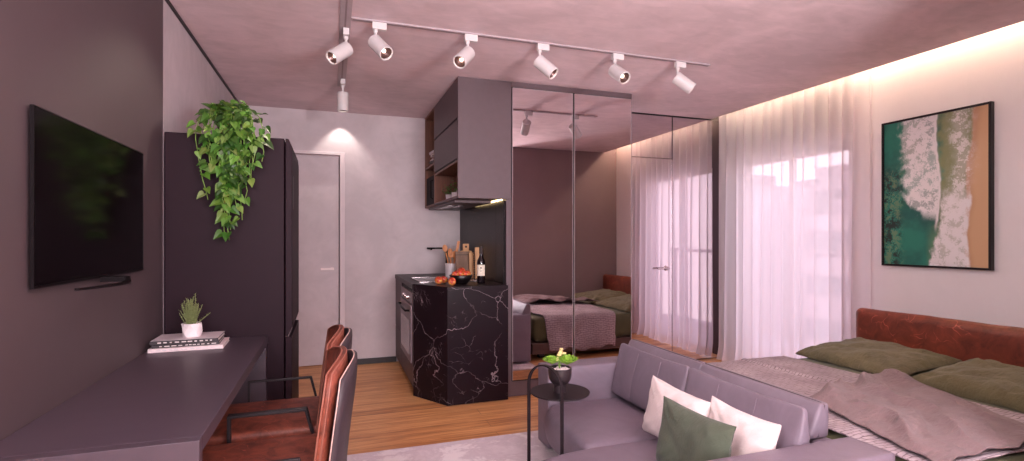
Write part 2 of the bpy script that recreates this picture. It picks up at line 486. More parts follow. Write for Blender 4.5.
# mirror / glass
k = N('tinted_mirror'); k.b.inputs['Base Color'].default_value = (.80, .74, .76, 1); k.b.inputs['Metallic'].default_value = 1; k.b.inputs['Roughness'].default_value = .01; M_mirror = k.m
k = N('clear_mirror'); k.b.inputs['Base Color'].default_value = (.70, .64, .67, 1); k.b.inputs['Metallic'].default_value = 1; k.b.inputs['Roughness'].default_value = .01; M_mirror2 = k.m
k = N('window_glass'); k.t.nodes.remove(k.b)
tp = k.n('ShaderNodeBsdfTransparent'); gl = k.n('ShaderNodeBsdfGlossy'); gl.inputs['Roughness'].default_value = .02
m = k.n('ShaderNodeMixShader'); m.inputs[0].default_value = .06; k.l(tp.outputs[0], m.inputs[1]); k.l(gl.outputs[0], m.inputs[2]); k.l(m.outputs[0], k.out.inputs[0]); M_glass = k.m

# ------------------------------------------------------------------ room shell
XL, XP = -.814, -.789        # left wall, left panel face
XC, XW = 3.74, 3.93          # ceiling edge at the cove, right wall
YF, YM1, YM2, YB = 5.42, 3.91, 4.48, 1.10
YR = -2.4                    # far behind the camera
struct('floor', B((XL-.1, XW+.1, YR-.1, YF+.3, -.1, 0)), M_floor)
struct('ceiling', B((XL-.1, XC, YR-.1, YF+.3, H, H+.2)), M_ceiling)
struct('ceiling_cove', B((XC-.01, XW+.3, YR-.1, YF+.3, H+.2, H+.28)), M_white)
# left wall: concrete above/behind and the mauve panel up to y=3
struct('wall_left', B((XL-.12, XL, YR-.1, YF+.3, 0, H)), M_concrete)
struct('wall_left_panel', B((XL, XP, YR, 3.0, 0, H-.001)), M_mauve)
struct('trim_left_panel_edge', B((XP-.02, XP+.001, 3.0, 3.006, 0, H-.002)), M_trackgrey)
struct('shadow_gap_strip', B((XL, XL+.012, 3.01, YF, H-.016, H-.001)), M_dark)  # dark strip standing in for the shaded gap under the ceiling
# far wall with a door recess
dx0, dx1, dz = -.72, .074, 2.075
struct('wall_far', B((XL, dx0-.03, YF, YF+.2, 0, H), (dx1+.045, 1.6, YF, YF+.2, 0, H), (dx0-.03, dx1+.045, YF, YF+.2, dz+.03, H), (dx0-.03, dx1+.045, YF+.16, YF+.2, 0, dz+.03)), M_concrete)
struct('baseboard_far', B((dx1+.046, .62, YF-.014, YF, 0, .055)), M_dark)
d1 = obj('door_1', B((dx0+.004, dx1-.006, YF+.07, YF+.11, .006, dz)), M_concrete, bevel=.002); d1['kind'] = 'structure'
bm = B((dx0-.03, dx0, YF-.006, YF+.15, 0, dz+.03), (dx1, dx1+.045, YF-.012, YF+.15, 0, dz+.03), (dx0, dx1, YF-.012, YF+.15, dz, dz+.03))
obj('door_frame', bm, plaster('door_frame_paint', lin(212, 196, 199), .04, 2), d1, bevel=.003)
bm = bmesh.new(); add_tube(bm, [(-.0, YF+.07, .955), (-.0, YF+.03, .955), (-.006, YF+.022, .955)], .008); add_box(bm, -.014, .014, YF+.064, YF+.0695, .943, .967)
add_box(bm, -.105, .02, YF+.012, YF+.026, .944, .966)
obj('door_handle', bm, simple('satin_nickel', lin(236, 214, 214), .4), d1, bevel=.002)

# right wall with the balcony window opening
wy0, wy1, wz = 3.06, 4.27, 2.03
struct('wall_right', B((XW, XW+.15, YB-.1, wy0, 0, H+.2), (XW, XW+.15, YM2+.02, YF+.3, 0, H+.2)), M_white)
struct('wall_right_end', B((XW+.0005, XW+.15, wy1, YM2+.019, 0, H+.2)), M_mauve)
struct('wall_right_header', B((XW+.001, XW+.15, wy0, wy1, wz, H+.2)), M_header)
win = struct('window_1', B((XW+.03, XW+.09, wy0, wy0+.05, 0, wz), (XW+.03, XW+.09, wy1-.05, wy1, 0, wz), (XW+.03, XW+.09, wy0+.05, wy1-.05, wz-.05, wz), (XW+.03, XW+.09, wy0+.05, wy1-.05, 0, .04), (XW+.035, XW+.085, 3.66, 3.70, .04, wz-.05)), M_whitepaint, bevel=.003)
obj('window_glass', B((XW+.055, XW+.061, wy0+.05, 3.66, .04, wz-.05), (XW+.055, XW+.061, 3.70, wy1-.05, .04, wz-.05)), M_glass, win)
# wall behind the bed (seen in the mirrors) and the walls behind the camera
struct('wall_back', B((2.31, XC-.001, YB-.1, YB, 0, H-.001), (XC-.001, XW, YB-.1, YB, 0, H+.2)), M_backwall)
struct('wall_back_return', B((2.31, 2.41, YR, YB-.1, 0, H-.001)), M_mauve)
struct('wall_rear', B((XP, 2.31, YR-.1, YR, 0, .25), (XP, 2.31, YR-.1, YR, 2.3, H-.001), (XP, -.6, YR-.1, YR, .25, 2.3), (2.05, 2.31, YR-.1, YR, .25, 2.3)), M_concrete)
w2 = struct('added_rear_window', B((-.6, -.55, YR-.08, YR-.03, .25, 2.3), (2.0, 2.05, YR-.08, YR-.03, .25, 2.3), (.7, .75, YR-.08, YR-.03, .25, 2.3), (-.55, 2.0, YR-.08, YR-.03, .25, .3), (-.55, 2.0, YR-.08, YR-.03, 2.25, 2.3)), M_black)  # unseen window added so fill light can enter from behind

struct('wall_wardrobe_return', B((2.44, 2.46, YM1+.6-.001, YM2+.16, 0, H-.001)), M_mauve)
struct('wall_bath', B((2.46, XW, YM2+.012, YM2+.15, 0, H+.19)), M_mauve)
struct('trim_mirror_top', B((2.455, XC, YM2-.012, YM2+.01, H-.014, H-.001)), M_black)

# door_2: mirrored door, and fixed mirrors beside / above it
dm = obj('door_2', B((2.475, 3.255, YM2-.008, YM2+.001, .012, 2.052)), M_mirror2); dm['kind'] = 'structure'
obj('door_edge_trim', B((3.255, 3.261, YM2-.011, YM2+.006, .012, 2.058), (2.475, 3.261, YM2-.011, YM2+.006, 2.052, 2.058)), M_chrome, dm)
bm = bmesh.new(); add_lathe(bm, [(.026, 0), (.026, .01), (.012, .014), (.010, .05)], (3.19, YM2-.008, .955), 24, Matrix.Rotation(PI/2, 4, 'X'))
add_tube(bm, [(3.20, YM2-.052, .955), (3.06, YM2-.052, .955)], .009, 12)
obj('lever_handle', bm, M_chrome, dm, auto=40)
HG = Vector((2.475, YM2, 0)); dm.matrix_world = Matrix.Translation(HG) @ Matrix.Rotation(0, 4, 'Z') @ Matrix.Translation(-HG)
struct('wall_mirror_panel', B((2.462, 3.255, YM2-.006, YM2+.01, 2.066, H-.015), (3.268, XW-.002, YM2-.006, YM2+.01, .01, H-.015)), M_mirror2)

# ------------------------------------------------------------------ outside: balcony and city
b = struct('balcony_floor', B((XW+.15, XW+1.5, 1.5, 6.5, -.15, -.02)), M_bglow)
t = thing('balcony_railing', (XW+1.4, 4, 0), 'pale balcony railing outside the curtained window', 'railing')
obj('top_rail', B((XW+1.37, XW+1.43, 1.6, 6.4, 1.04, 1.09)), M_bglow, t, bevel=.004)
for i in range(5):
    obj('post', B((XW+1.38, XW+1.42, 1.7+i*1.14, 1.74+i*1.14, -.02, 1.04)), M_bglow, t)
for i, (x, y, w, dd, h, lb) in enumerate(((24, 26, 5, 6, 4.2, 'narrow hazy apartment tower nearest the curtain middle'), (30, 24, 4, 4, 4.9, 'tallest hazy apartment tower beyond the balcony'), (25, 19, 4, 3, 2.4, 'low hazy apartment block beyond the balcony'), (30, 34, 6, 5, 3.6, 'wide hazy apartment block at the left of the skyline'))):
    t = thing('apartment_tower', (x, y, -8), lb, 'building')
    obj('wall', B((x-w/2, x+w/2, y-dd/2, y+dd/2, -8, h)), M_bglow, t)
    obj('roof', B((x-w/4, x+w/4, y-dd/4, y+dd/4, h, h+.8)), M_bglow, t)
    bm = bmesh.new()
    for a in range(5):
        for c_ in range(4):
            yy = y-dd/2+dd*(c_+.5)/4; zz = h-1.3-a*2.2
            add_box(bm, x-w/2-.03, x-w/2+.05, yy-.3, yy+.3, zz-.5, zz+.5)
    obj('windows', bm, M_bwin, t)['kind'] = 'stuff'

# ------------------------------------------------------------------ cove LED strip
tag(obj('led_strip', B((XW-.03, XW-.018, YB+.01, YM2-.10, H+.15, H+.16)), M_led), 'warm white lighting strip hidden in the ceiling cove above the curtain', 'led strip')

# ------------------------------------------------------------------ curtain
def curtain():
    bm = bmesh.new(); ny, nz = 420, 40; y0, y1 = 2.79, 4.405; zt, zb = H+.17, .012
    rows = []
    for j in range(nz+1):
        t = j/nz; z = zt+(zb-zt)*t; row = []
        for i in range(ny+1):
            s = i/ny
            ph = s*2*PI*14 + 5*noise.noise(Vector((s*5, 0, 1)))+ .5*noise.noise(Vector((s*4, t*1.2, 5)))
            ph2 = s*2*PI*7+1.5+2*noise.noise(Vector((s*3, t*.8, 9)))
            amp = .020+.018*t
            x = 3.795+amp*math.sin(ph)+.016*t*math.sin(ph2)
            y = y0+(y1-y0)*s + .010*math.cos(ph)*(1+t) + .03*t*math.sin(s*2*PI*3.3+t)*s*(1-s)*4
            zz = z
            if t > .93:
                q = (t-.93)/.07; x += -.03*q*q*(1+noise.noise(Vector((s*25, 3, 0)))) ; zz += .02*q*noise.noise(Vector((s*30, 7, 0)))
            x = max(3.748 if z > 2.4 else 3.735, min(3.86, x))
            row.append(bm.verts.new((x, y, max(.006, zz))))
        rows.append(row)
    for a, b in zip(rows, rows[1:]):
        for i in range(ny): bm.faces.new((a[i], a[i+1], b[i+1], b[i]))
    return bm
t = thing('sheer_curtain', (3.885, 3.6, 0), 'floor-length sheer white curtain hanging in folds across the balcony window', 'curtain')
obj('fabric', curtain(), M_curtain, t, smooth=True)
obj('curtain_rail', B((3.775, 3.815, 2.77, 4.42, H+.172, H+.199)), M_whitepaint, t)

# ------------------------------------------------------------------ television
t = thing('television', (XP, 2.18, 1.125), 'flat black television mounted on the dark mauve wall above the desk', 'television')
obj('housing', B((XP+.0002, -.780, 1.86, 2.56, 1.16, 1.58)), M_blackplastic, t)
TX, TY0, TY1, TZ0, TZ1 = -.772, 1.775, 2.652, 1.120, 1.625
obj('bezel', B((-.7798, TX+.0015, TY0, TY1, TZ0, TZ0+.008), (-.7798, TX+.0015, TY0, TY1, TZ1-.004, TZ1), (-.7798, TX+.0015, TY0, TY0+.004, TZ0+.008, TZ1-.004), (-.7798, TX+.0015, TY1-.004, TY1, TZ0+.008, TZ1-.004)), M_blackplastic, t)
obj('screen', B((-.7798, TX, TY0+.004, TY1-.004, TZ0+.008, TZ1-.004)), M_screen, t)
bm = bmesh.new(); pts = []
for i in range(17):
    u = i/16; y = 1.86+.39*u
    pts.append((y, -.70+.055*math.sin(u*PI)))
poly = [(p[1], p[0]) for p in pts]+[(p[1]-.012-.012*math.sin(i/16*PI), p[0]) for i, p in reversed(list(enumerate(pts)))]
add_prism(bm, poly, lambda p, z: (p[0], p[1], z), 1.106, 1.113)
add_box(bm, -.765, -.69, 2.19, 2.24, 1.106, 1.124)
obj('stand_blade', bm, M_blackplastic, t)

# ------------------------------------------------------------------ desk
t = thing('desk', (-.55, 2.25, 0), 'long charcoal mauve desk along the left wall under the television', 'desk')
obj('desktop', B((XP+.001, -.316, 1.535, 2.998, .71, .75)), M_desk, t, bevel=.0015)
obj('end_panel', B((XP+.001, -.316, 1.50, 1.535, .002, .75)), M_desk, t, bevel=.0015)
obj('end_panel', B((XP+.001, -.322, 2.955, 2.995, .002, .709)), M_desk, t, bevel=.0015)
obj('modesty_panel', B((XP+.002, XP+.02, 1.536, 2.954, .45, .709)), M_desk, t)

# ------------------------------------------------------------------ fridge
t = thing('refrigerator', (-.5, 3.3, 0), 'tall matte black refrigerator at the end of the desk', 'refrigerator')
obj('cabinet', B((XP+.003, -.24, 3.006, 3.62, .03, 1.787)), M_fridge, t, bevel=.004)
def fdoor(z0, z1, top):
    pts = [(-.233, z0), (-.218, z0), (-.202, z0+.045), (-.202, z1-.065), (-.205, z1-.035), (-.216, z1-.004), (-.222, z1)]
    if not top: pts = [(-.233, z0), (-.208, z0), (-.202, z0+.01), (-.202, z1), (-.233, z1)]
    pts.append((-.233, z1)) if top else None
    bm = bmesh.new(); add_prism(bm, pts, lambda p, y: (p[0], y, p[1]), 3.006, 3.62); return bm
obj('door', fdoor(.742, 1.787, True), M_fridge, t, bevel=.002)
obj('door', fdoor(.05, .735, False), M_fridge, t, bevel=.002)
bm = bmesh.new(); add_tube(bm, [(-.233, 3.003, .7385), (-.220, 3.003, .7385), (-.200, 3.003, .786)], .0022, 6)
obj('handle_trim', bm, M_chrome, t, label='thin chrome trim along the grip between the two doors')
obj('control_display', B((-.2022, -.2008, 3.08, 3.14, 1.42, 1.60)), M_blackplastic, t)
bm = bmesh.new()
for y in (3.06, 3.56):
    for x in (-.70, -.30): add_lathe(bm, [(.022, .001), (.022, .034)], (x, y, 0), 16)
obj('foot', bm, M_dark, t)['kind'] = 'stuff'

# ------------------------------------------------------------------ plants
def leafy(name, leaves, mat, parent, stems=None, stem_r=.0016):
    """leaves: (pos, dir, up, size, tint)"""
    bm = bmesh.new(); cl = bm.loops.layers.float_color.new('tint')
    half = [(0, 0), (.20, -.12), (.36, -.04), (.42, .16), (.34, .42), (.18, .70), (0, 1.0)]
    for pos, d, up, s, tint in leaves:
        d = Vector(d).normalized(); up = Vector(up); sd = d.cross(up).normalized(); up = sd.cross(d).normalized()
        P = lambda a, b: Vector(pos)+s*(sd*a+d*b+up*(abs(a)*.35-.22*b*b))
        for sg in (1, -1):
            prev = None
            vs = [bm.verts.new(P(sg*a, b)) for a, b in half]
            mid = [bm.verts.new(P(0, b)) for b in (.2, .45, .7)]
            fs = [(vs[0], vs[1], vs[2], mid[0]), (mid[0], vs[2], vs[3]), (mid[0], vs[3], vs[4], mid[1]), (mid[1], vs[4], vs[5], mid[2]), (mid[2], vs[5], vs[6])]
            for f in fs:
                fc = bm.faces.new(f if sg > 0 else f[::-1])
                for lp in fc.loops: lp[cl] = (*tint, 1)
    me = bpy.data.meshes.new(name); bm.to_mesh(me); bm.free()
    o = bpy.data.objects.new(name, me); link(o); me.materials.append(mat)
    for p in me.polygons: p.use_smooth = True
    if parent:
        for v in me.vertices: v.co -= parent.location
        o.parent = parent
    return o

# trailing pothos on top of the fridge
R = random.Random(11)
t = thing('trailing_pothos', (-.52, 3.13, 1.787), 'trailing heart-leaved green plant cascading over the top of the black refrigerator', 'plant')
bm = bmesh.new(); add_lathe(bm, [(0, 1.789), (.045, 1.789), (.06, 1.87), (.064, 1.872), (.058, 1.872), (.053, 1.862), (0, 1.862)], (-.52, 3.13, 0), 28, cap=False)
obj('pot', bm, M_blackpot, t, auto=40)
leaves = []; stems = []
def tint():
    a = R.random(); c = [lin(50, 84, 28), lin(72, 112, 38), lin(104, 146, 58), lin(128, 166, 78)][min(3, int(a*4))]
    return tuple(x*(.62+.3*R.random()) for x in c[:3])
for i in range(28):
    x0 = -.495+R.uniform(-.05, .05); y0 = 3.12+R.uniform(-.03, .03)
    ex = R.uniform(-.095, .125); drop = R.uniform(.10, .50)*(1-.5*abs(ex)/.15)+.02
    if i < 7: drop = .36+.028*i; ex = R.uniform(-.055, .075)
    pts = [Vector((x0, y0, 1.86)), Vector((x0+ex*.4, 3.05, 1.93+R.uniform(-.03, .04))), Vector((x0+ex*.8, 2.972-R.uniform(0, .03), 1.88)),
           Vector((x0+ex, 2.955-R.uniform(0, .03), 1.80))]
    nseg = int(drop/.05)+1
    for q in range(nseg):
        p = pts[-1]; pts.append(Vector((p.x+R.uniform(-.010, .010)+(.04 if ex < 0 else -.02)*.12, 2.95-R.uniform(0, .035), p.z-.05)))
    stems.append(pts)
    for q in range(1, len(pts)):
        for _rp in range((1 if R.random() < .45 else 2) if q < 5 else 1):
            a = pts[q-1].lerp(pts[q], R.random())
            dx = R.uniform(-1, 1)
            d = Vector((dx, -R.uniform(.1, .8), -R.uniform(.3, 1.0) if q > 2 else R.uniform(-.5, .5)))
            s = R.uniform(.036, .056)
            p = a+Vector((dx*.018, -.012, 0)); 
            if p.y > 2.99 and p.z < 1.83: p.y = 2.975
            leaves.append((p, d, Vector((R.uniform(-.4, .4), -1, .8)), s, tint()))
# crown
for i in range(52):
    a = R.uniform(0, 2*PI); rr = .13*math.sqrt(R.random())
    p = Vector((-.49+rr*math.cos(a)*1.15, 3.08+rr*math.sin(a)*.9, 1.86+R.uniform(-.01, .11)*(1-rr*2.5)))
    leaves.append((p, (math.cos(a)*.8, math.sin(a)*.6-.6, R.uniform(-.7, .5)), (R.uniform(-.3, .3), -.6, 1), R.uniform(.038, .056), tint()))
leafy('foliage', leaves, M_leaf, t)
bm = bmesh.new()
for p in stems: add_tube(bm, p, .0022, 5)
obj('vines', bm, M_vine, t, smooth=True)

# books and rosemary on the desk
def rotM(c, a): return Matrix.Translation(c) @ Matrix.Rotation(a, 4, 'Z')
def book(name, c, w, dp, th, a, cover, label, group, marks=None, paper_side=True):
    t = thing(name, c, label, 'book', group)
    M = rotM(c, a); tc = .0022
    bm = B(); add_box(bm, -w/2, w/2, -dp/2, dp/2, 0, tc, M); add_box(bm, -w/2, w/2, -dp/2, dp/2, th-tc, th, M); add_box(bm, -w/2, w/2, -dp/2, -dp/2+tc, tc, th-tc, M)
    obj('cover', bm, cover, t, bevel=.0006)
    bm = B(); add_box(bm, -w/2+.003, w/2-.003, -dp/2+tc, dp/2-.004, tc, th-tc, M); obj('pages', bm, M_paper, t)
    if marks:
        bm = bmesh.new(); x = -w/2+.03; rr = random.Random(len(label))
        while x < w/2-.03:
            l = rr.uniform(.008, .02)
            add_box(bm, x, x+l, -dp/2-.0006, -dp/2+.0001, th*.35, th*.65, M); x += l+rr.uniform(.004, .012)
        obj('spine_lettering', bm, marks, t)
    return t
g = 'books stacked on the desk'
book('book', (-.625, 2.805, .751), .295, .20, .017, .03, M_bookwhite, 'pale pink book at the bottom of the desk stack', g, M_bookgrey)
book('book', (-.630, 2.810, .7685), .265, .185, .013, .05, M_bookdark, 'dark book in the middle of the desk stack with pale spine lettering', g, M_paper)
book('book', (-.633, 2.812, .782), .270, .185, .017, .015, M_bookdark, 'black-spined book on top of the desk stack under the potted herb', g, M_paper)
# grey top jacket
c = bpy.data.objects['book.002']
M = rotM((-.633, 2.812, .782), .015); bm = B(); add_box(bm, -.133, .133, -.091, .091, .0172, .0178, M); obj('jacket', bm, M_bookgrey, c, label='pale grey front cover')
px_, py_, pz_ = -.62, 2.80, .8
t = thing('potted_rosemary', (px_, py_, pz_), 'small rosemary plant in a faceted white pot on the desk books', 'plant')
bm = bmesh.new(); seg = 10; rings = []
for j, (r, z) in enumerate(((.038, 0), (.0405, .02), (.040, .042), (.041, .062))):
    rings.append([bm.verts.new((px_+(r+(.0022 if (i+j) % 2 else -.0018))*math.cos(2*PI*(i+.5*j)/seg), py_+(r+(.0022 if (i+j) % 2 else -.0018))*math.sin(2*PI*(i+.5*j)/seg), pz_+z)) for i in range(seg)])
inn = [bm.verts.new((px_+(v.co.x-px_)*.88, py_+(v.co.y-py_)*.88, v.co.z)) for v in rings[-1]]
low = [bm.verts.new((px_+(v.co.x-px_)*.8, py_+(v.co.y-py_)*.8, v.co.z-.012)) for v in rings[-1]]
rings += [inn, low]
for A, Bv in zip(rings, rings[1:]):
    for i in range(seg):
        bm.faces.new((A[i], A[(i+1) % seg], Bv[i])); bm.faces.new((A[(i+1) % seg], Bv[(i+1) % seg], Bv[i]))
bm.faces.new(rings[0][::-1]); bm.faces.new(rings[-1])
obj('pot', bm, M_pot, t)
bm = bmesh.new(); R = random.Random(5)
for i in range(64):
    a = R.uniform(0, 2*PI); lean = R.uniform(.03, .5); h = R.uniform(.09, .165)*(1-.7*lean)
    b0 = Vector((px_+R.uniform(-.02, .02), py_+R.uniform(-.02, .02), pz_+.05))
    dr = Vector((math.cos(a)*lean, math.sin(a)*lean, 1)).normalized()
    if i in (3, 9): dr = Vector(((-1 if i == 3 else 1)*.85, 0, .75)).normalized(); h = .085
    add_tube(bm, [b0, b0+dr*h], .0012, 4)
    n_ = int(h/.0045)
    for q in range(3, n_):
        p = b0+dr*h*q/n_; a2 = q*2.4
        s1 = Vector((math.cos(a2), math.sin(a2), .9)).normalized()*R.uniform(.011, .017)
        w = Vector((-math.sin(a2), math.cos(a2), 0))*.0014
        v = [bm.verts.new(p-w), bm.verts.new(p+w), bm.verts.new(p+s1)]; bm.faces.new(v)
obj('foliage', bm, M_rosemary, t)

# ------------------------------------------------------------------ chairs
def chair(cx, cy, label):
    t = thing('desk_chair', (cx, cy, 0), label, 'chair', 'leather desk chairs')
    g = 'x'
    # seat cushion
    bm = slab([(cx+x, cy+y) for x, y in rrect(-.28, .232, -.225, .225, (.05, .03, .03, .05), 6)], .405, .478, .022, .012)
    obj('seat', bm, M_chairleather, t, smooth=True)
    # backrest: curved pad (inner leather) and shell (outer leather)
    def back(off0, off1, top, wz, shrink, z0):
        bm = bmesh.new(); nu, nv = 24, 18; G = {}
        for s in (0, 1):
            for i in range(nu+1):
                for j in range(nv+1):
                    u = -1+2*i/nu; v = j/nv
                    w = (.215 + .02*v)*(1-shrink)
                    hz = (top-z0)*(1-.10*abs(u)**3)     # top edge arches
                    z = z0+hz*v
                    # round the upper corners
                    cut = 1-.18*max(0, (v-.75)/.25)**2
                    y = u*w*cut
                    xc = .260+.05*max(0, (z-.45)/.40)**1.2 - .045*u*u   # lean and wrap
                    e = 1-(max(abs(u), v if v > .5 else 0)**10)*.55
                    mid = (off0+off1)/2; hf = (off1-off0)/2*e
                    x = xc+mid+(hf if s else -hf)
                    G[s, i, j] = bm.verts.new((cx+x, cy+y, z))
        for s in (0, 1):
            for i in range(nu):
                for j in range(nv):
                    bm.faces.new((G[s,i,j], G[s,i+1,j], G[s,i+1,j+1], G[s,i,j+1]))
        for j in range(nv):
            for i in (0, nu): bm.faces.new((G[0,i,j], G[1,i,j], G[1,i,j+1], G[0,i,j+1]))
        for i in range(nu):
            for j in (0, nv): bm.faces.new((G[0,i,j], G[1,i,j], G[1,i+1,j], G[0,i+1,j]))
        return bm
    b = obj('backrest', back(-.035, .004, .846, 0, .0, .47), M_chairleather, t, smooth=True)
    sh = obj('back_shell', back(.006, .042, .830, 0, -.01, .38), M_shell, t, smooth=True, label='charcoal leather outer shell of the back')
    # stitched welts following the edge
    def edge(off, top, shrink, z0, k):
        pts = []
        N_ = 40
        path = [(-1, j/18) for j in range(19)]+[(-1+2*i/24, 1) for i in range(1, 24)]+[(1, 1-j/18) for j in range(19)]
        for u, v in path:
            w = (.215+.02*v)*(1-shrink)+.001
            hz = (top-z0)*(1-.10*abs(u)**3)+.001; z = z0+hz*v
            cut = 1-.18*max(0, (v-.75)/.25)**2
            pts.append((cx+.260+.05*max(0, (z-.45)/.40)**1.2-.045*u*u+off, cy+u*w*cut, z))
        bm = bmesh.new(); add_tube(bm, pts, k, 6); return bm
    obj('piping', edge(-.026, .844, .0, .47, .0038), simple_piping, b, smooth=True, label='light brown double piping around the pad')
    obj('piping', edge(-.010, .844, .0, .47, .0038), simple_piping, b, smooth=True)
    obj('stitching', edge(.020, .831, -.012, .38, .0022), M_stitch, sh, smooth=True)
    for s in (-1, 1):
        y = s*.252
        pts = [(.185, .0), (.185, .42), (.150, .563), (-.13, .563), (-.13, .0)]
        bm = bmesh.new(); add_strip(bm, [(cx+a, cy+y, max(.007, z)) for a, z in pts]+[], (0, .014, 0), .011)
        obj('armrest_frame', bm, M_black, t, bevel=.002)
        bm = B((cx-.13, cx+.185, cy+y-.008, cy+y+.008, .001, .014)); obj('runner', bm, M_black, t, bevel=.002)
    bm = B((cx-.10, cx-.08, cy-.244, cy+.244, .385, .403), (cx+.13, cx+.15, cy-.244, cy+.244, .385, .403)); obj('seat_support', bm, M_black, t)
    return t
simple_piping = simple('chair_piping', lin(136, 80, 66), .5)
ch = chair(-.25, 2.025, 'brown leather armchair at the desk, nearer of the two')
c2 = copy_tree(ch); c2.location = (-.25, 2.55, 0)
c2['label'] = 'brown leather armchair at the desk, beside the refrigerator and partly behind the nearer chair'

# ------------------------------------------------------------------ wardrobe with mirrors
t = thing('mirrored_wardrobe', (1.88, 4.2, 0), 'floor-to-ceiling wardrobe with two mirrored doors beside the kitchen', 'wardrobe')
obj('body', B((1.345, 2.438, YM1+.024, YM1+.60, .12, H-.002)), M_mauve_lam, t)
obj('side_panel', B((1.300, 1.344, YM1+.001, YM1+.60, .002, 1.566)), M_mauve_lam, t, bevel=.001)
obj('plinth', B((1.345, 2.438, YM1+.004, YM1+.6, .002, .119)), M_mauve_lam, t, bevel=.001)
obj('cornice', B((1.345, 2.438, YM1-.002, YM1+.022, H-.040, H-.002)), M_mauve_lam, t)
for x0, x1 in ((1.346, 1.884), (1.888, 2.438)):
    z0, z1 = .123, H-.042; w = .008
    d = obj('door', B((x0, x1, YM1, YM1+.022, z0, z1)), M_black, t)
    obj('mirror', B((x0+w, x1-w, YM1-.003, YM1-.0005, z0+w, z1-w)), M_mirror, d)
    obj('bevel_trim', B((x0+w-.003, x0+w, YM1-.004, YM1-.0002, z0+w, z1-w), (x1-w, x1-w+.003, YM1-.004, YM1-.0002, z0+w, z1-w), (x0+w, x1-w, YM1-.004, YM1-.0002, z1-w, z1-w+.003)), M_trackgrey, d)

# ------------------------------------------------------------------ wall cabinets
UX, UB = .912, 1.568
t = thing('wall_cabinet', (1.1, 4.4, UB), 'mauve kitchen wall cabinet with two flap doors and a wooden niche below', 'cabinet')
yj = 4.89
obj('end_panel', B((UX, 1.343, YM1+.001, YM1+.019, UB, H-.002)), M_mauve_lam, t, bevel=.001)
obj('carcass', B((UX+.02, 1.343, YM1+.02, yj, 1.872, H-.002), (UX+.21, 1.298, YM1+.02, yj, UB+.016, 1.871), (UX, 1.298, YM1+.02, yj, UB, UB+.015)), M_mauve_lam, t)
obj('flap_door', B((UX, UX+.018, YM1+.021, yj, 2.192, H-.004)), M_mauve_lam, t, bevel=.0015)
obj('flap_door', B((UX, UX+.018, YM1+.021, yj, 1.878, 2.172)), M_mauve_lam, t, bevel=.0015)
obj('finger_gap', B((UX+.010, UX+.0199, YM1+.021, yj, 2.172, 2.192), (UX+.010, UX+.0199, YM1+.021, yj, 1.862, 1.878)), M_blackplastic, t)
obj('niche', B((UX+.19, UX+.205, YM1+.02, yj-.001, UB+.016, 1.861), (UX+.001, UX+.19, YM1+.02, YM1+.034, UB+.016, 1.861), (UX+.001, UX+.19, yj-.016, yj-.001, UB+.016, 1.861), (UX+.001, UX+.19, YM1+.034, yj-.016, 1.847, 1.861), (UX+.001, UX+.19, YM1+.034, yj-.016, UB+.0155, UB+.020)), M_walnut, t)
obj('light_strip', B((1.262, 1.278, YM1+.03, 4.86, UB-.008, UB-.001)), M_ledk, t, label='glowing warm strip under the cabinet')
t = thing('open_shelf_unit', (1.1, 5.15, UB), 'walnut open shelf unit between the wall cabinet and the far wall', 'shelf')
y0, y1 = yj+.003, YF-.002
obj('frame', B((UX, 1.298, y0, y0+.018, UB, H-.002), (UX, 1.298, y1-.018, y1, UB, H-.002), (UX, 1.298, y0+.018, y1-.018, UB, UB+.018), (UX, 1.298, y0+.018, y1-.018, H-.022, H-.002), (1.285, 1.298, y0+.018, y1-.018, UB+.018, H-.022)), M_walnut, t, bevel=.001)
obj('shelf', B((UX+.004, 1.284, y0+.0185, y1-.0185, 1.962, 1.98)), M_walnut, t)
M_mwave = simple('microwave_black', lin(20, 13, 16), .6, spec=.1)
t = thing('microwave', (1.1, 5.15, UB+.019), 'black microwave oven in the lower bay of the walnut shelf', 'microwave')
obj('body', B((UX+.03, 1.25, y0+.03, y1-.03, UB+.020, 1.87)), M_mwave, t, bevel=.004)
obj('door', B((UX+.012, UX+.028, y0+.11, y1-.03, UB+.022, 1.868)), M_mwave, t, bevel=.002)
obj('control_panel', B((UX+.012, UX+.028, y0+.03, y0+.105, UB+.022, 1.868)), M_mwave, t, bevel=.002)
bm = bmesh.new(); add_tube(bm, [(UX+.012, y0+.13, 1.64), (UX-.008, y0+.13, 1.65), (UX-.008, y0+.13, 1.81), (UX+.012, y0+.13, 1.82)], .006, 8)
obj('handle', bm, M_mwave, t, smooth=True)
R = random.Random(3); z = 1.981
cols = [M_paper, M_bookdark, M_bookwhite, M_walnut, M_paper, M_bookgrey]
nm = ['cream book at the bottom of the walnut shelf stack', 'dark book second from the bottom of the walnut shelf stack', 'white book third in the walnut shelf stack', 'brown book fourth in the walnut shelf stack', 'cream book fifth in the walnut shelf stack', 'grey book on top of the walnut shelf stack']
for i in range(6):
    th = R.uniform(.018, .028)
    b = book('book', (1.03+R.uniform(-.01, .01), 5.17+R.uniform(-.02, .02), z), .19, .17, th, -PI/2+R.uniform(-.25, .25), cols[i], nm[i], 'books stacked in the walnut shelf'); z += th+.0005
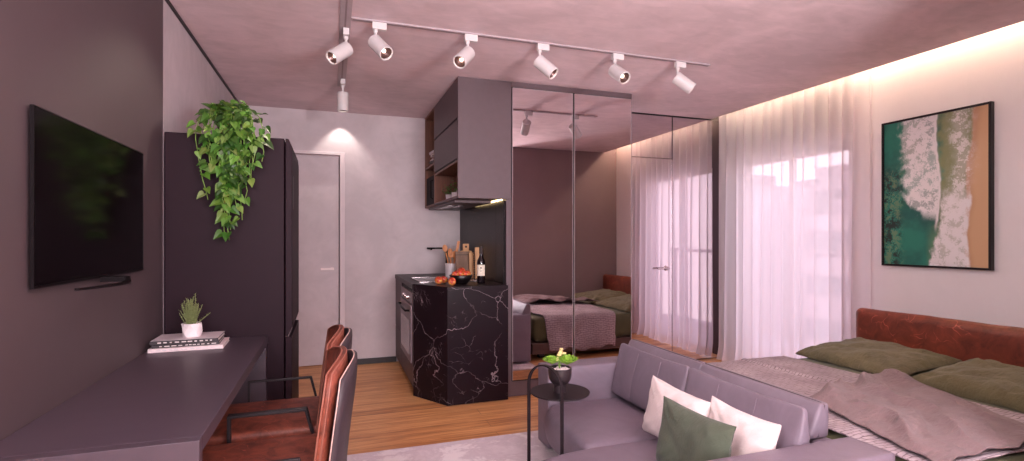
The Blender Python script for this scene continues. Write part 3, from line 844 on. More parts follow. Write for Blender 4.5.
# plants in the niche
for i, (y, lb) in enumerate(((4.56, 'little green plant in a white pot, farthest in the cabinet niche'), (4.32, 'little green plant in a white pot, middle of the cabinet niche'), (4.13, 'little bright green plant in a white pot, nearest in the cabinet niche'))):
    x = UX+.075; z = UB+.0205
    t = thing('potted_herb', (x, y, z), lb, 'plant', 'potted plants in the cabinet niche')
    bm = bmesh.new(); add_lathe(bm, [(0, z), (.030, z), (.036, z+.055), (.032, z+.055), (.030, z+.046), (0, z+.046)], (x, y, 0), 20, cap=False); obj('pot', bm, M_pot, t, auto=40)
    R = random.Random(i+20); L = []
    for q in range(46):
        a = R.uniform(0, 2*PI); e = R.uniform(.2, 1.4); p = Vector((x, y, z+.05))+Vector((math.cos(a)*math.cos(e), math.sin(a)*math.cos(e), math.sin(e)))*R.uniform(.015, (.09, .11, .075)[i])
        p.x = min(p.x, UX+.14)
        g_ = lin(96, 132, 60) if i < 2 else lin(128, 170, 60)
        L.append((p, (math.cos(a), math.sin(a), R.uniform(0, .8)), (0, 0, 1), R.uniform(.018, .028), tuple(c*R.uniform(.7, 1.3) for c in g_[:3])))
    leafy('foliage', L, M_leaf, t)
# range hood
t = thing('range_hood', (1.1, 4.6, 1.54), 'slim mauve range hood set under the wall cabinet', 'range hood')
obj('housing', B((UX+.02, 1.24, 4.12, 5.30, 1.545, UB-.001)), M_mauve_lam, t, bevel=.003)
obj('filter', B((UX+.05, UX+.11, 4.55, 5.05, 1.5435, 1.5455)), M_chrome, t); obj('filter', B((UX+.14, UX+.18, 4.50, 4.80, 1.5435, 1.5455)), M_chrome, t)

# ------------------------------------------------------------------ kitchen base run
CX, CZ = .613, .89
t = thing('base_cabinet', (.95, 4.8, 0), 'dark mauve kitchen base cabinets running to the far wall', 'cabinet')
obj('carcass', B((CX+.02, 1.283, 4.20, 4.258, .06, .848), (CX+.02, 1.283, 4.922, YF-.002, .06, .848), (CX+.55, 1.283, 4.258, 4.922, .06, .848), (CX+.02, CX+.55, 4.258, 4.922, .06, .235)), M_mauve_base, t)
obj('plinth', B((CX+.05, 1.283, 4.22, YF-.002, .001, .059)), M_dark, t)
obj('door', B((CX, CX+.018, 4.925, YF-.004, .38, .846)), M_mauve_base, t, bevel=.0015)
obj('drawer', B((CX, CX+.018, 4.925, YF-.004, .062, .372)), M_mauve_base, t, bevel=.0015)
obj('door', B((CX, CX+.018, 4.20, 4.255, .062, .846)), M_mauve_base, t, bevel=.0015)
obj('drawer', B((CX, CX+.018, 4.26, 4.92, .062, .232)), M_mauve_base, t, bevel=.0015)
t = thing('oven', (.9, 4.59, .24), 'steel built-in oven in the kitchen base cabinets', 'oven')
obj('body', B((CX+.012, CX+.53, 4.265, 4.915, .24, .83)), M_blackplastic, t)
obj('control_panel', B((CX-.006, CX+.011, 4.265, 4.915, .725, .815)), M_steel, t, bevel=.002)
d = obj('door', B((CX-.012, CX+.011, 4.265, 4.915, .245, .715)), M_steel, t, bevel=.003)
obj('window', B((CX-.0135, CX-.0125, 4.33, 4.85, .30, .58)), simple('oven_glass', lin(120, 104, 112), .12), d)
bm = bmesh.new(); add_tube(bm, [(CX-.012, 4.32, .665), (CX-.045, 4.33, .665), (CX-.045, 4.85, .665), (CX-.012, 4.86, .665)], .009, 8); obj('handle', bm, M_blackplastic, d, smooth=True)
for y in (4.42, 4.53, 4.64):
    bm = bmesh.new(); add_lathe(bm, [(.020, 0), (.018, .022), (0, .022)], (CX-.006, y, .768), 20, Matrix.Rotation(-PI/2, 4, 'Y')); obj('knob', bm, M_chrome, t, auto=40)
t = obj('worktop', B((CX-.006, 1.283, 4.205, YF-.002, .85, CZ)), simple('worktop_stone', lin(40, 28, 34), .4, spec=.15, var=.15), bevel=.002)
tag(t, 'dark stone kitchen worktop holding the hob', 'worktop')
t = thing('cooktop', (.9, 4.6, CZ), 'black glass cooktop with steel edge on the worktop', 'cooktop')
obj('glass', B((.69, 1.16, 4.32, 4.82, CZ+.001, CZ+.006)), M_screen, t)
obj('steel_edge', B((.682, .69, 4.312, 4.828, CZ+.001, CZ+.008), (1.16, 1.168, 4.312, 4.828, CZ+.001, CZ+.008), (.69, 1.16, 4.312, 4.32, CZ+.001, CZ+.008), (.69, 1.16, 4.82, 4.828, CZ+.001, CZ+.008)), M_chrome, t)
# marble end block
bm = bmesh.new()
add_prism(bm, [(.817, 3.852), (1.298, 3.852), (1.298, 4.198), (.613, 4.198), (.613, 4.192)], lambda p, z: (p[0], p[1], z), .002, CZ+.004)
tag(obj('marble_counter', bm, M_marble, bevel=.0015), 'black marble counter end block with white veins and angled side', 'counter')
t = struct('wall_kitchen', B((1.298, 1.343, YM1+.602, YF, .0, H-.004)), M_mauve)
t = thing('backsplash', (1.29, 4.6, CZ), 'dark marble backsplash panels behind the kitchen counter', 'backsplash')
obj('panel', B((1.284, 1.297, 4.135, YF-.003, CZ+.001, UB-.010)), M_splash, t); obj('panel', B((1.284, 1.297, 3.93, 4.131, CZ+.006, UB-.010)), M_splash, t)

# faucet: black horizontal spout on the far wall
t = thing('faucet', (1.10, YF-.06, 1.14), 'black faucet with long horizontal spout behind the wooden spoons', 'faucet')
fz = 1.155
bm = bmesh.new(); add_tube(bm, [(1.12, YF-.10, CZ+.001), (1.12, YF-.10, fz)], .012, 12); obj('riser', bm, M_blackplastic, t, auto=40)
bm = bmesh.new(); add_tube(bm, [(1.12, YF-.10, fz), (.95, YF-.105, fz)], .008, 12); add_lathe(bm, [(.0095, -.012), (.0095, .01)], (.96, YF-.105, fz-.006), 12); add_tube(bm, [(1.0, YF-.1, fz), (.915, YF-.12, fz)], .009, 12); obj('spout', bm, M_blackplastic, t, auto=40)

# utensil crock and spoons
cx, cy = 1.085, 4.93
t = thing('utensil_crock', (cx, cy, CZ+.001), 'white ceramic crock holding wooden spoons on the worktop', 'crock')
bm = bmesh.new(); z = CZ+.001; add_lathe(bm, [(0, z), (.055, z), (.060, z+.006), (.060, z+.112), (.062, z+.114), (.062, z+.126), (.056, z+.126), (.054, z+.012), (0, z+.012)], (cx, cy, 0), 32, cap=False); obj('pot', bm, M_pot, t, auto=40)
sp = [(-.030, -.10, .30, 'oval wooden spoon leaning left out of the white crock', .024), (-.004, -.02, .235, 'short wooden spoon in the middle of the crock', .026), (.018, .05, .225, 'broad wooden spoon at the right of the crock', .028), (-.012, .02, .26, 'wooden spoon at the back of the crock', .022), (.026, .12, .31, 'narrow wooden spatula leaning right out of the crock', .014)]
for i, (ox, ln, L, lb, rb) in enumerate(sp):
    b0 = Vector((cx+ox*.4, cy+(-.01+.006*i), CZ+.02)); tp = b0+Vector((ox*1.0+ln*.35, -.01+.008*i, L))
    t = thing('wooden_spoon', b0, lb, 'spoon', 'wooden spoons in the crock')
    bm = bmesh.new(); add_tube(bm, [b0, b0.lerp(tp, .7)], [.005, .006], 8); obj('handle', bm, M_spoon, t, smooth=True)
    ax = (tp-b0).normalized(); cc = b0.lerp(tp, .84)
    if i < 4:
        bm = softbox(-rb, rb, -.006, .006, -rb*1.45, rb*1.45, .006, n=(10, 4, 12), M=Matrix.Translation(cc) @ Vector((0, 0, 1)).rotation_difference(ax).to_matrix().to_4x4(), fn=lambda p, u: Vector((p.x*math.sqrt(max(.02, 1-(u[2]*.98)**2)), p.y+.006*(1-u[2]**2)*(1-u[0]**2), p.z)))
    else:
        bm = softbox(-.013, .013, -.004, .004, -.06, .06, .003, n=(4, 4, 6), M=Matrix.Translation(cc) @ Vector((0, 0, 1)).rotation_difference(ax).to_matrix().to_4x4())
    obj('head' if False else 'spoon_bowl', bm, M_spoon, t, smooth=True)

# cutting boards leaning on the backsplash
def board(c, w, h, th, yaw, tilt, mat, label, hole=False, teeth=False, edge=None):
    t = thing('cutting_board', c, label, 'cutting board', 'cutting boards by the backsplash')
    M = Matrix.Translation(c) @ Matrix.Rotation(yaw, 4, 'Z') @ Matrix.Rotation(tilt, 4, 'X')
    bm = bmesh.new()
    pts = [(-w/2, 0), (w/2, 0)]
    if teeth:
        n_ = 11
        for i in range(n_):
            pts += [(w/2, h*(i+.1)/n_), (w/2-.011, h*(i+.35)/n_), (w/2-.011, h*(i+.75)/n_), (w/2, h*(i+.99)/n_)]
    pts += [(w/2, h), (-w/2, h)]
    if hole:
        pts = [(-w/2, 0), (w/2, 0), (w/2, h*.78), (w/4, h*.80), (w/4, h), (-w/4, h), (-w/4, h*.80), (-w/2, h*.78)]
    add_prism(bm, pts, lambda p, y: M @ Vector((p[0], y, p[1])), 0, th)
    obj('board', bm, mat, t, bevel=.0015)
    if hole:
        bm = bmesh.new(); add_lathe(bm, [(.011, -.0008), (.011, .0006)], (0, 0, 0), 20)
        for v in bm.verts: v.co = M @ Vector((v.co.x, v.co.z, v.co.y+h*.91))
        obj('hanging_hole', bm, M_ink, t)
    if edge:
        bm = bmesh.new(); add_box(bm, -w/2, w/2, -.001, th+.001, h*.86, h*.885, M); obj('band', bm, M_ink, t)
    return t
board((1.212, 4.83, CZ+.001), .12, .315, .016, .12, -.08, M_board, 'tall pale cutting board with a hanging hole in its handle', hole=True)
board((1.150, 4.71, CZ+.001), .135, .245, .018, .05, -.10, M_boarddark, 'dark brown cutting board behind the fruit bowl', edge=True)
board((1.222, 4.66, CZ+.001), .050, .235, .016, .05, -.09, M_board, 'narrow pale serrated board beside the dark brown board', teeth=True)
board((1.245, 4.54, CZ+.001), .05, .285, .02, .05, -.06, M_board, 'plain pale cutting board nearest the wine bottle')

# fruit bowl, apples
bx, by = .97, 4.055; z = CZ+.005
t = thing('fruit_bowl', (bx, by, z), 'round black bowl of apples on the marble counter', 'bowl')
bm = bmesh.new(); add_lathe(bm, [(0, z), (.045, z), (.050, z+.004), (.075, z+.03), (.095, z+.072), (.092, z+.073), (.071, z+.034), (.045, z+.010), (0, z+.010)], (bx, by, 0), 40, cap=False); obj('shell', bm, simple('bowl_black', lin(16, 10, 12), .35), t, smooth=True)
def apple(c, r, rot, label, grp):
    t = thing('apple', c, label, 'apple', grp)
    bm = bmesh.new(); prof = []
    for i in range(17):
        a = -PI/2+PI*i/16; rr = r*math.cos(a)*(1+.06*math.sin(a)); zz = r*.92*math.sin(a)
        if i > 12: zz -= r*.22*((i-12)/4)**2*(1 if True else 0)
        if i < 3: zz += r*.10*((3-i)/3)**2
        prof.append((rr if 0 < i < 16 else 0, zz))
    M = Matrix.Rotation(rot[0], 4, 'X') @ Matrix.Rotation(rot[1], 4, 'Y')
    add_lathe(bm, prof, c, 24, M, cap=False); obj('skin', bm, M_apple, t, smooth=True)
    bm = bmesh.new(); up = M @ Vector((0, 0, 1)); p = Vector(c)+up*r*.62
    add_tube(bm, [p, p+up*r*.45], .0018, 6); obj('stem', bm, M_ink, t)
g = 'apples in the black bowl'
for (dx, dy, dz_, r, lb) in ((-.048, -.02, .078, .032, 'yellowish apple at the left of the black bowl'), (-.018, -.04, .082, .031, 'red apple at the front of the bowl, second from left'), (.004, .005, .098, .034, 'red apple topmost in the black bowl'), (.030, -.035, .080, .031, 'red apple at the front right of the bowl'), (.055, .005, .079, .028, 'small red apple at the right rim of the bowl'), (-.02, .045, .08, .031, 'red apple at the back of the black bowl')):
    apple((bx+dx, by+dy, z+dz_), r, (R.uniform(-.6, .6), R.uniform(-.6, .6)), lb, g)
g = 'apples beside the bowl'
apple((.800, 4.10, z+.0295), .033, (.5, .2), 'yellow-red apple lying at the far left of the counter top', g)
apple((.852, 4.155, z+.029), .032, (-.2, .4), 'red apple lying just behind the leftmost one', g)
apple((.878, 3.972, z+.0285), .0315, (1.2, .1), 'apple lying stem forward against the front of the bowl', g)
# garlic bulb
t = thing('garlic_bulb', (1.045, 4.20, z), 'small pale garlic bulb between bowl and wine bottle', 'garlic')
bm = bmesh.new(); add_lathe(bm, [(0, CZ+.006), (.012, CZ+.007), (.021, CZ+.018), (.018, CZ+.032), (.007, CZ+.042), (.004, CZ+.055), (0, CZ+.056)], (1.055, 4.235, -.001), 12, cap=False); obj('bulb', bm, M_pebble, t, smooth=True)
# wine bottle
wx, wy = 1.136, 4.06; z = CZ+.005
t = thing('wine_bottle', (wx, wy, z), 'dark wine bottle with a cream label on the marble counter', 'bottle')
bm = bmesh.new(); add_lathe(bm, [(0, z), (.031, z), (.033, z+.004), (.033, z+.165), (.030, z+.185), (.016, z+.212), (.0135, z+.225), (.0135, z+.288), (.015, z+.289), (.015, z+.296), (0, z+.296)], (wx, wy, 0), 32, cap=False); obj('glass', bm, M_bottle, t, auto=50)
bm = bmesh.new(); add_lathe(bm, [(.0155, z+.236), (.0157, z+.298), (0, z+.2985)], (wx, wy, 0), 24, cap=False); obj('capsule', bm, M_ink, t, auto=50)
bm = bmesh.new()
A = []
for i in range(17):
    a = math.atan2(-wy, -wx)+(-1.15+2.3*i/16)
    A.append([bm.verts.new((wx+.0336*math.cos(a), wy+.0336*math.sin(a), zz)) for zz in (z+.062, z+.150)])
for a_, b_ in zip(A, A[1:]): bm.faces.new((a_[0], b_[0], b_[1], a_[1]))
lb_ = obj('label', bm, M_label, t, smooth=True)
bm = bmesh.new(); d = Vector((-wx, -wy, 0)).normalized(); s = Vector((-d.y, d.x, 0)); C0 = Vector((wx, wy, z+.126))+d*.0342
ring = []
for i in range(12):
    a = 2*PI*i/12; ring.append(bm.verts.new(C0+s*.006*math.cos(a)+Vector((0, 0, .007*math.sin(a)))))
bm.faces.new(ring)
for zz, w in ((.104, .010), (.098, .007)):
    p = Vector((wx, wy, z+zz))+d*.0342; bm.faces.new([bm.verts.new(p+s*w+Vector((0, 0, .0009))), bm.verts.new(p-s*w+Vector((0, 0, .0009))), bm.verts.new(p-s*w-Vector((0, 0, .0009))), bm.verts.new(p+s*w-Vector((0, 0, .0009)))])
obj('emblem', bm, M_ink, lb_)

# ------------------------------------------------------------------ track lights
t = thing('ceiling_track', (1.3, 3.07, H), 'long pale ceiling track running toward the window with five spotlights', 'light track')
obj('rail', B((.10, 2.55, 3.052, 3.088, H-.010, H-.001)), M_trackgrey, t, bevel=.001)
obj('slot', B((.11, 2.54, 3.064, 3.076, H-.0108, H-.0098)), M_slot, t)
t = thing('ceiling_track', (.06, 2.5, H), 'pale ceiling track running toward the far door with two spotlights', 'light track')
obj('rail', B((.042, .102, .7, 4.46, H-.010, H-.001)), M_trackgrey, t, bevel=.001)
obj('slot', B((.067, .077, .71, 4.45, H-.0108, H-.0098)), M_slot, t)
TH = math.atan2(180, 522); sn, cs = math.sin(TH), math.cos(TH)
def camdir(r, u, toward): return Vector((cs*r-sn*toward, -sn*r-cs*toward, u)).normalized()
def spot(x, y, d, label, along_x=True, power=9, on=True):
    t = thing('track_spotlight', (x, y, H-.011), label, 'spotlight', 'white track spotlights')
    zt = H-.0112
    if along_x: obj('adapter', B((x-.02, x+.060, y-.017, y+.017, zt-.040, zt)), M_whitepaint, t, bevel=.003)
    else: obj('adapter', B((x-.017, x+.017, y-.04, y+.04, zt-.040, zt)), M_whitepaint, t, bevel=.003)
    J = Vector((x, y, zt-.085)); d = d.normalized()
    bm = bmesh.new(); add_tube(bm, [(x, y, zt-.04), (x, y, zt-.058)], .013, 14); add_tube(bm, [(x, y, zt-.058), (x, y, zt-.098)], .0085, 12)
    obj('stem', bm, M_whitepaint, t, auto=40)
    Rq = Vector((0, 0, 1)).rotation_difference(d).to_matrix().to_4x4()
    off = J - Vector((0, 0, .030)) + d*.055; r = .042; L = .072
    base = off - d*L
    bm = bmesh.new(); add_lathe(bm, [(0, 0), (r-.003, 0), (r, .003), (r, 2*L-.002), (r-.002, 2*L), (r-.006, 2*L), (r-.007, 2*L-.012)], base, 32, Rq, cap=False)
    body = obj('lamp_body', bm, M_whitepaint, t, auto=40)
    bm = bmesh.new(); add_lathe(bm, [(r-.007, 2*L-.010), (r-.014, 2*L-.022), (.014, 2*L-.042), (0, 2*L-.042)], base, 24, Rq, cap=False)
    obj('reflector', bm, M_copper, body, smooth=True)
    bm = bmesh.new(); add_lathe(bm, [(0, 2*L-.038), (.009, 2*L-.037), (.010, 2*L-.030), (.006, 2*L-.024), (0, 2*L-.023)], base, 16, Rq, cap=False)
    obj('bulb', bm, M_bulb, body, smooth=True)
    if power:
        ld = bpy.data.lights.new('spot_lamp', 'SPOT'); ld.energy = power; ld.color = (1, .84, .70); ld.spot_size = math.radians(62); ld.spot_blend = .7; ld.shadow_soft_size = .02
        lo = bpy.data.objects.new('spot_lamp', ld); link(lo); lo.parent = t
        lo.location = base+d*(2*L+.004)-t.location; lo.rotation_euler = d.to_track_quat('-Z', 'Y').to_euler()
    return t
spot(.236, 3.07, camdir(.080, -.088, .062), 'white track spotlight on the long track, nearest the track crossing')
spot(.775, 3.07, camdir(-.040, -.078, .085), 'white track spotlight on the long track, second from left, tilted slightly left')
spot(1.245, 3.07, camdir(.085, -.085, .035), 'white track spotlight third on the long track, tilted right')
spot(1.785, 3.07, camdir(.045, -.070, .085), 'glowing white track spotlight fourth on the long track above the mirrors')
spot(2.282, 3.07, camdir(.085, -.070, .018), 'white track spotlight at the window end of the long track')
spot(.078, 3.235, camdir(-.060, -.080, .082), 'glowing white track spotlight on the short track tilted left', False)
spot(.080, 4.27, Vector((0, 0, -1)), 'white track spotlight pointing straight down on the short track near the door', False, 3)

# ------------------------------------------------------------------ painting
def art_color(u, v):
    n1 = noise.fractal(Vector((u*3, v*4, 1)), 1, 2, 5); n2 = noise.fractal(Vector((u*14, v*18, 3)), 1, 2, 5)
    n3 = noise.noise(Vector((u*60, v*80, 5))); n4 = .7*noise.fractal(Vector((u*11, v*16, 9)), .45, 2.2, 7)+.42*noise.noise(Vector((u*80, v*120, 4)))
    teal = Vector(lin(38, 128, 108)[:3]); deep = Vector(lin(26, 92, 84)[:3]); olive = Vector(lin(134, 140, 98)[:3])
    foam = Vector(lin(240, 234, 234)[:3]); sand = Vector(lin(214, 172, 132)[:3]); wet = Vector(lin(196, 150, 116)[:3]); rock = Vector(lin(34, 48, 44)[:3])
    sm = lambda a, b, x: (lambda t: t*t*(3-2*t))(max(0, min(1, (x-a)/(b-a))))
    c = teal.lerp(deep, sm(-.4, .5, n1))
    c = c.lerp(olive, sm(.50, .62, u+.05*n2)*(1-.0))
    c = c.lerp(olive, .55*sm(.14, .3, u+.05*n1)*sm(.5, .34, u)*sm(.55, .8, v))
    c = c.lerp(olive, .5*sm(.42, .52, u)*sm(.35, .1, v))
    # rocks at the left
    rk = sm(.24, .12, u+.04*n2)*sm(.72, .6, v)
    c = c.lerp(rock, rk*sm(.05, .25, n4))
    c = c.lerp(olive*1.1, rk*.5*sm(.1, .3, -n4))
    # big foam field
    left = .30+.10*math.sin(v*5)-.12*sm(.8, .5, v)+.14*sm(.45, .3, v); right = .55-.02*math.sin(v*9)
    fz = sm(left-.06, left+.04, u+.06*n2)*sm(right+.012, right-.002, u+.01*n2)*sm(.31, .40, v+.05*n1)
    c = c.lerp(foam, fz*(.5+.5*sm(-.40, .12, n4)))
    ln = math.exp(-((u-right+.008*n2)/.012)**2)*sm(.2, .34, v)
    c = c.lerp(foam, min(1, ln*1.2))
    # shore
    sh = .80+.05*v+.03*n1-.03*math.sin(v*4)
    c = c.lerp(wet, sm(sh-.01, sh+.02, u)); c = c.lerp(sand, sm(sh+.02, sh+.10, u))
    f2l = .80-.62*(0) ; ctr = .72+.12*(v-.4)+.03*math.sin(v*12)
    lowf = sm(.52, .42, v+.04*n2)*sm(.54, .60, u+.05*n2+.10*math.sin((v-.22)*6)*-1*(1 if v < .22 else .3))*sm(sh+.06, sh+.035, u+.01*n2)
    c = c.lerp(foam, lowf*(.62+.38*sm(-.45, .05, n4)))
    upf = math.exp(-((u-ctr-.03*n2)/.075)**2)*sm(.36, .5, v)
    c = c.lerp(foam, min(.85, upf*(.35+.9*sm(-.12, .25, n4))))
    return (c.x, c.y, c.z, 1)
py0, py1, pz0, pz1 = 2.109, 2.797, 1.056, 2.116
t = thing('framed_picture', (XW-.02, 2.49, 1.59), 'black-framed aerial beach picture hanging on the white wall over the bed', 'picture')
fw = .014
obj('frame', B((XW-.036, XW-.001, py0, py0+fw, pz0, pz1), (XW-.036, XW-.001, py1-fw, py1, pz0, pz1), (XW-.036, XW-.001, py0+fw, py1-fw, pz0, pz0+fw), (XW-.036, XW-.001, py0+fw, py1-fw, pz1-fw, pz1)), M_black, t, bevel=.001)
bm = bmesh.new(); cl = bm.loops.layers.float_color.new('tint'); nu, nv = 190, 280; G = []
for i in range(nu+1):
    G.append([bm.verts.new((XW-.026, py1-fw-(py1-py0-2*fw)*i/nu, pz0+fw+(pz1-pz0-2*fw)*j/nv)) for j in range(nv+1)])
for i in range(nu):
    for j in range(nv):
        f = bm.faces.new((G[i][j], G[i+1][j], G[i+1][j+1], G[i][j+1])); c = art_color((i+.5)/nu, (j+.5)/nv)
        for lp in f.loops: lp[cl] = c
pr = obj('print', bm, M_art, t)

# ------------------------------------------------------------------ bed
BX0, BX1, BY0, BY1, BT = 1.97, 3.64, 1.22, 2.79, .43
t = thing('bed', (2.9, 2.0, 0), 'double bed with rust leather headboard against the white wall behind the sofa', 'bed')
obj('frame', B((BX0-.03, BX1-.02, BY0-.01, BY1+.03, .06, .17)), M_bedwood, t, bevel=.006)
for x in (BX0+.12, BX1-.2):
    for y in (BY0+.1, BY1-.1): obj('leg', B((x-.03, x+.03, y-.03, y+.03, .001, .059)), M_dark, t)
obj('mattress', softbox(BX0, BX1-.03, BY0, BY1, .172, BT, .05, (0, 0, .012), (20, 20, 8)), M_sheet, t, smooth=True, label='mattress in an olive green sheet')
def hb(p, u):
    p = p.copy()
    return p + Vector((noise.noise(p*9)*.006, noise.noise(p*7+Vector((3, 0, 0)))*.004, noise.noise(p*11+Vector((0, 5, 0)))*.005))
obj('headboard', softbox(3.625, 3.720, BY0-.01, 2.815, .18, .748, .045, (.008, .005, .006), (10, 40, 16), fn=hb), M_rust, t, smooth=True, label='rust brown leather headboard')
# knitted bedspread: flat on the mattress, draped over its window side
def spread():
    bm = bmesh.new(); nu, nv = 70, 90; G = []
    L = (BY1-1.24)+.36
    for i in range(nu+1):
        row = []
        for j in range(nv+1):
            a = i/nu; s = j/nv*(L-.06*(noise.noise(Vector((a*5, 2, 0)))))
            x = (1.985+.24*max(0, (s/L-.35))**1.2)*(1-a)+(3.0+.0*s-.10*(s/L))*a
            x = max(BX0+.012, x)
            dz_ = .008+.005*noise.noise(Vector((x*4, s*4, 0)))+.003*noise.noise(Vector((x*11, s*9, 2)))
            crest = .012*math.exp(-((x-2.75+.12*s)/.02)**2)
            flat = BY1-1.24-.03
            if s < flat: y = 1.24+s; z = BT+.012+dz_+crest
            else:
                q = s-flat; rad = .05; arc = rad*PI/2
                if q < arc: an = q/rad; y = 1.24+flat+rad*math.sin(an); z = BT+.012+dz_-rad*(1-math.cos(an))
                else:
                    y = 1.24+flat+rad+.012*math.sin(x*38)*(q-arc)/.3+.02*(q-arc); z = BT+.012+dz_-rad-(q-arc)
                y = max(y, BY1+.004) if q > arc else y
                if z < .20: y = max(y, BY1+.036)
            row.append(bm.verts.new((x, y, z)))
        G.append(row)
    for i in range(nu):
        for j in range(nv): bm.faces.new((G[i][j], G[i+1][j], G[i+1][j+1], G[i][j+1]))
    return bm
o = obj('knitted_bedspread', spread(), M_spread, smooth=True)
sd = o.modifiers.new('thick', 'SOLIDIFY'); sd.thickness = .006; sd.offset = 1
tag(o, 'mauve grey knitted bedspread over the foot of the bed, draped on the window side', 'bedspread')
# pink throw
def quad_cloth(A, Bc, Cc, D, nu, nv, hf, edge=.03):
    bm = bmesh.new(); G = []
    for i in range(nu+1):
        row = []
        for j in range(nv+1):
            a, b = i/nu, j/nv
            P = (Vector(A)*(1-a)+Vector(Bc)*a)*(1-b)+(Vector(D)*(1-a)+Vector(Cc)*a)*b
            P = P+Vector((edge*noise.noise(Vector((b*6, a*2, 1))), edge*noise.noise(Vector((a*6, b*2, 8))), 0))
            row.append(bm.verts.new((P.x, P.y, hf(a, b, P.x, P.y))))
        G.append(row)
    for i in range(nu):
        for j in range(nv): bm.faces.new((G[i][j], G[i+1][j], G[i+1][j+1], G[i][j+1]))
    return bm
def th(a, b, x, y):
    n1 = noise.noise(Vector((b*2.6, a*2.0, 0))); n2 = noise.noise(Vector((a*3.5, b*3.5, 4)))
    r = math.sin(a*7.5+2.4*n1+b*1.0)**2
    r2 = math.sin(a*4+b*3.0+2.6*n2)**2
    r3 = (1-abs(math.sin(a*17+b*2+3*n1)))**1.2
    crown = min(1, 3*(1-abs(2*a-1)))*min(1, 4*(1-b)+.3)
    return BT+.044+(.030*r+.024*r2*(1-.5*b)+.010*r3+.006*noise.noise(Vector((a*12, b*12, 2)))+.006)*crown + .020*math.exp(-((b-.06)/.08)**2)*(.6+.4*math.sin(a*14))
o = obj('throw_blanket', quad_cloth((2.22, 1.95, 0), (3.10, 2.13, 0), (2.72, 1.24, 0), (1.99, 1.24, 0), 120, 130, th, .03), M_throw, smooth=True)
sd = o.modifiers.new('thick', 'SOLIDIFY'); sd.thickness = .005
tag(o, 'crumpled pink-brown linen throw lying over the knitted bedspread', 'blanket')
for (x, y, yaw, tilt, lb, sd_) in ((3.32, 2.44, .05, .10, 'olive green bed pillow on the window side of the headboard', 1), (3.33, 1.715, -.04, .12, 'olive green bed pillow at the right of the picture edge, farther from the window', 5)):
    M = frame_mat((x, y, BT+.075+.03), (math.sin(yaw)*1, 1, 0), (math.cos(tilt), -math.sin(yaw), math.sin(tilt)))
    M = frame_mat((x, y, BT+.052), (math.sin(yaw), 1, 0), (-math.cos(tilt), 0, -math.sin(tilt)))
    if y > 2: lb = 'olive green linen pillow nearest the window on the bed'
    else: lb = 'olive green linen pillow in the middle of the bed, below the framed picture'
    p = obj('bed_pillow', pillow(.70, .56, .145, M, 44, .010, sd_, pinch=.05, low=.55), M_pillow, smooth=True)
    tag(p, lb, 'pillow', 'green bed pillows')

# ------------------------------------------------------------------ sofa
t = thing('sofa', (1.5, 2.13, 0), 'grey mauve leather sofa with chaise seat in front of the bed', 'sofa')
obj('base', B((1.20, 1.86, 1.32, 2.95, .05, .115)), M_sofadark, t)
SR = .03
obj('armrest', softbox(1.19, 1.87, 2.80, 2.97, .03, .50, .009, (0, 0, 0), (10, 6, 10)), M_sofa, t, smooth=True)
obj('armrest', softbox(1.19, 1.885, 1.30, 1.475, .03, .50, .009, (0, 0, 0), (10, 6, 10)), M_sofa, t, smooth=True)
obj('back_frame', softbox(1.80, 1.89, 1.478, 2.797, .05, .46, .015, (0, 0, 0), (4, 10, 8)), M_sofa, t, smooth=True)
def wav(bm, seams=()):
    return bm
sc_ = slab(rrect(1.105, 1.66, 2.162, 2.798, (.05, .05, .05, (.13, .26)), 12), .118, .300, .042, .014, belly=.010)
obj('seat_cushion', sc_, M_sofa, t, smooth=True)
sc_ = slab(rrect(.74, 1.66, 1.478, 2.158, (.18, .05, .05, (.42, .16)), 16), .118, .305, .042, .014, belly=.010)
obj('chaise_cushion', sc_, M_sofa, t, smooth=True)
for pts in ([(1.33, 2.74, .318), (1.35, 2.46, .320), (1.345, 2.20, .317)], [(1.15, 2.47, .316), (1.35, 2.46, .3195), (1.6, 2.48, .317)], [(1.22, 2.10, .322), (1.23, 1.82, .326), (1.22, 1.55, .322)], ):
    pass
# groove helper for back cushions: three padded sections
def backcush(x0, x1, y0, y1, z0, z1, lean, seams=True, taper=.6, r=.03, droop=0):
    def fn(p, u):
        yy = (u[1]+1)/2
        q = p.copy()
        if seams:
            for s in (1/3, 2/3):
                dd = math.exp(-((yy-s)/.022)**2); q.x += .005*dd if u[0] < 0 else 0; q.z -= .003*dd*max(0, u[2])
        tz = (p.z-z0)/(z1-z0)
        cxm = (x0+x1)/2
        q.x = cxm+(q.x-cxm)*(1-(1-taper)*max(0, tz)**1.3)+lean*tz
        q.z += droop*(1-u[1]**2)*max(0, u[2])
        return q
    return softbox(x0, x1, y0, y1, z0, z1, r, (.018, .006, .0), (10, 48, 14), fn=fn)
for (y0, y1) in ((2.155, 2.792), (1.482, 2.148)):
    o = obj('back_cushion', backcush(1.590, 1.705, y0, y1, .325, .624, .025, True, .16, .022, -.010), M_sofa, t, smooth=True)
    for s in (1/3, 2/3):
        y = y0+(y1-y0)*s; bm = bmesh.new()
        pts = []
        for q in range(9):
            z = .345+(.600-.345)*q/8; tz = (z-.325)/.299
            x = 1.6475+(1.590-1.6475-.018*(1-(2*tz-1)**2)*.9*(1-(2*s-1)**2)+.005)*(1-.84*tz**1.3)+.025*tz
            pts.append((x-.0022, y, z))
        add_tube(bm, pts, .0014, 6); obj('seam', bm, M_sofaseam, o, smooth=True)
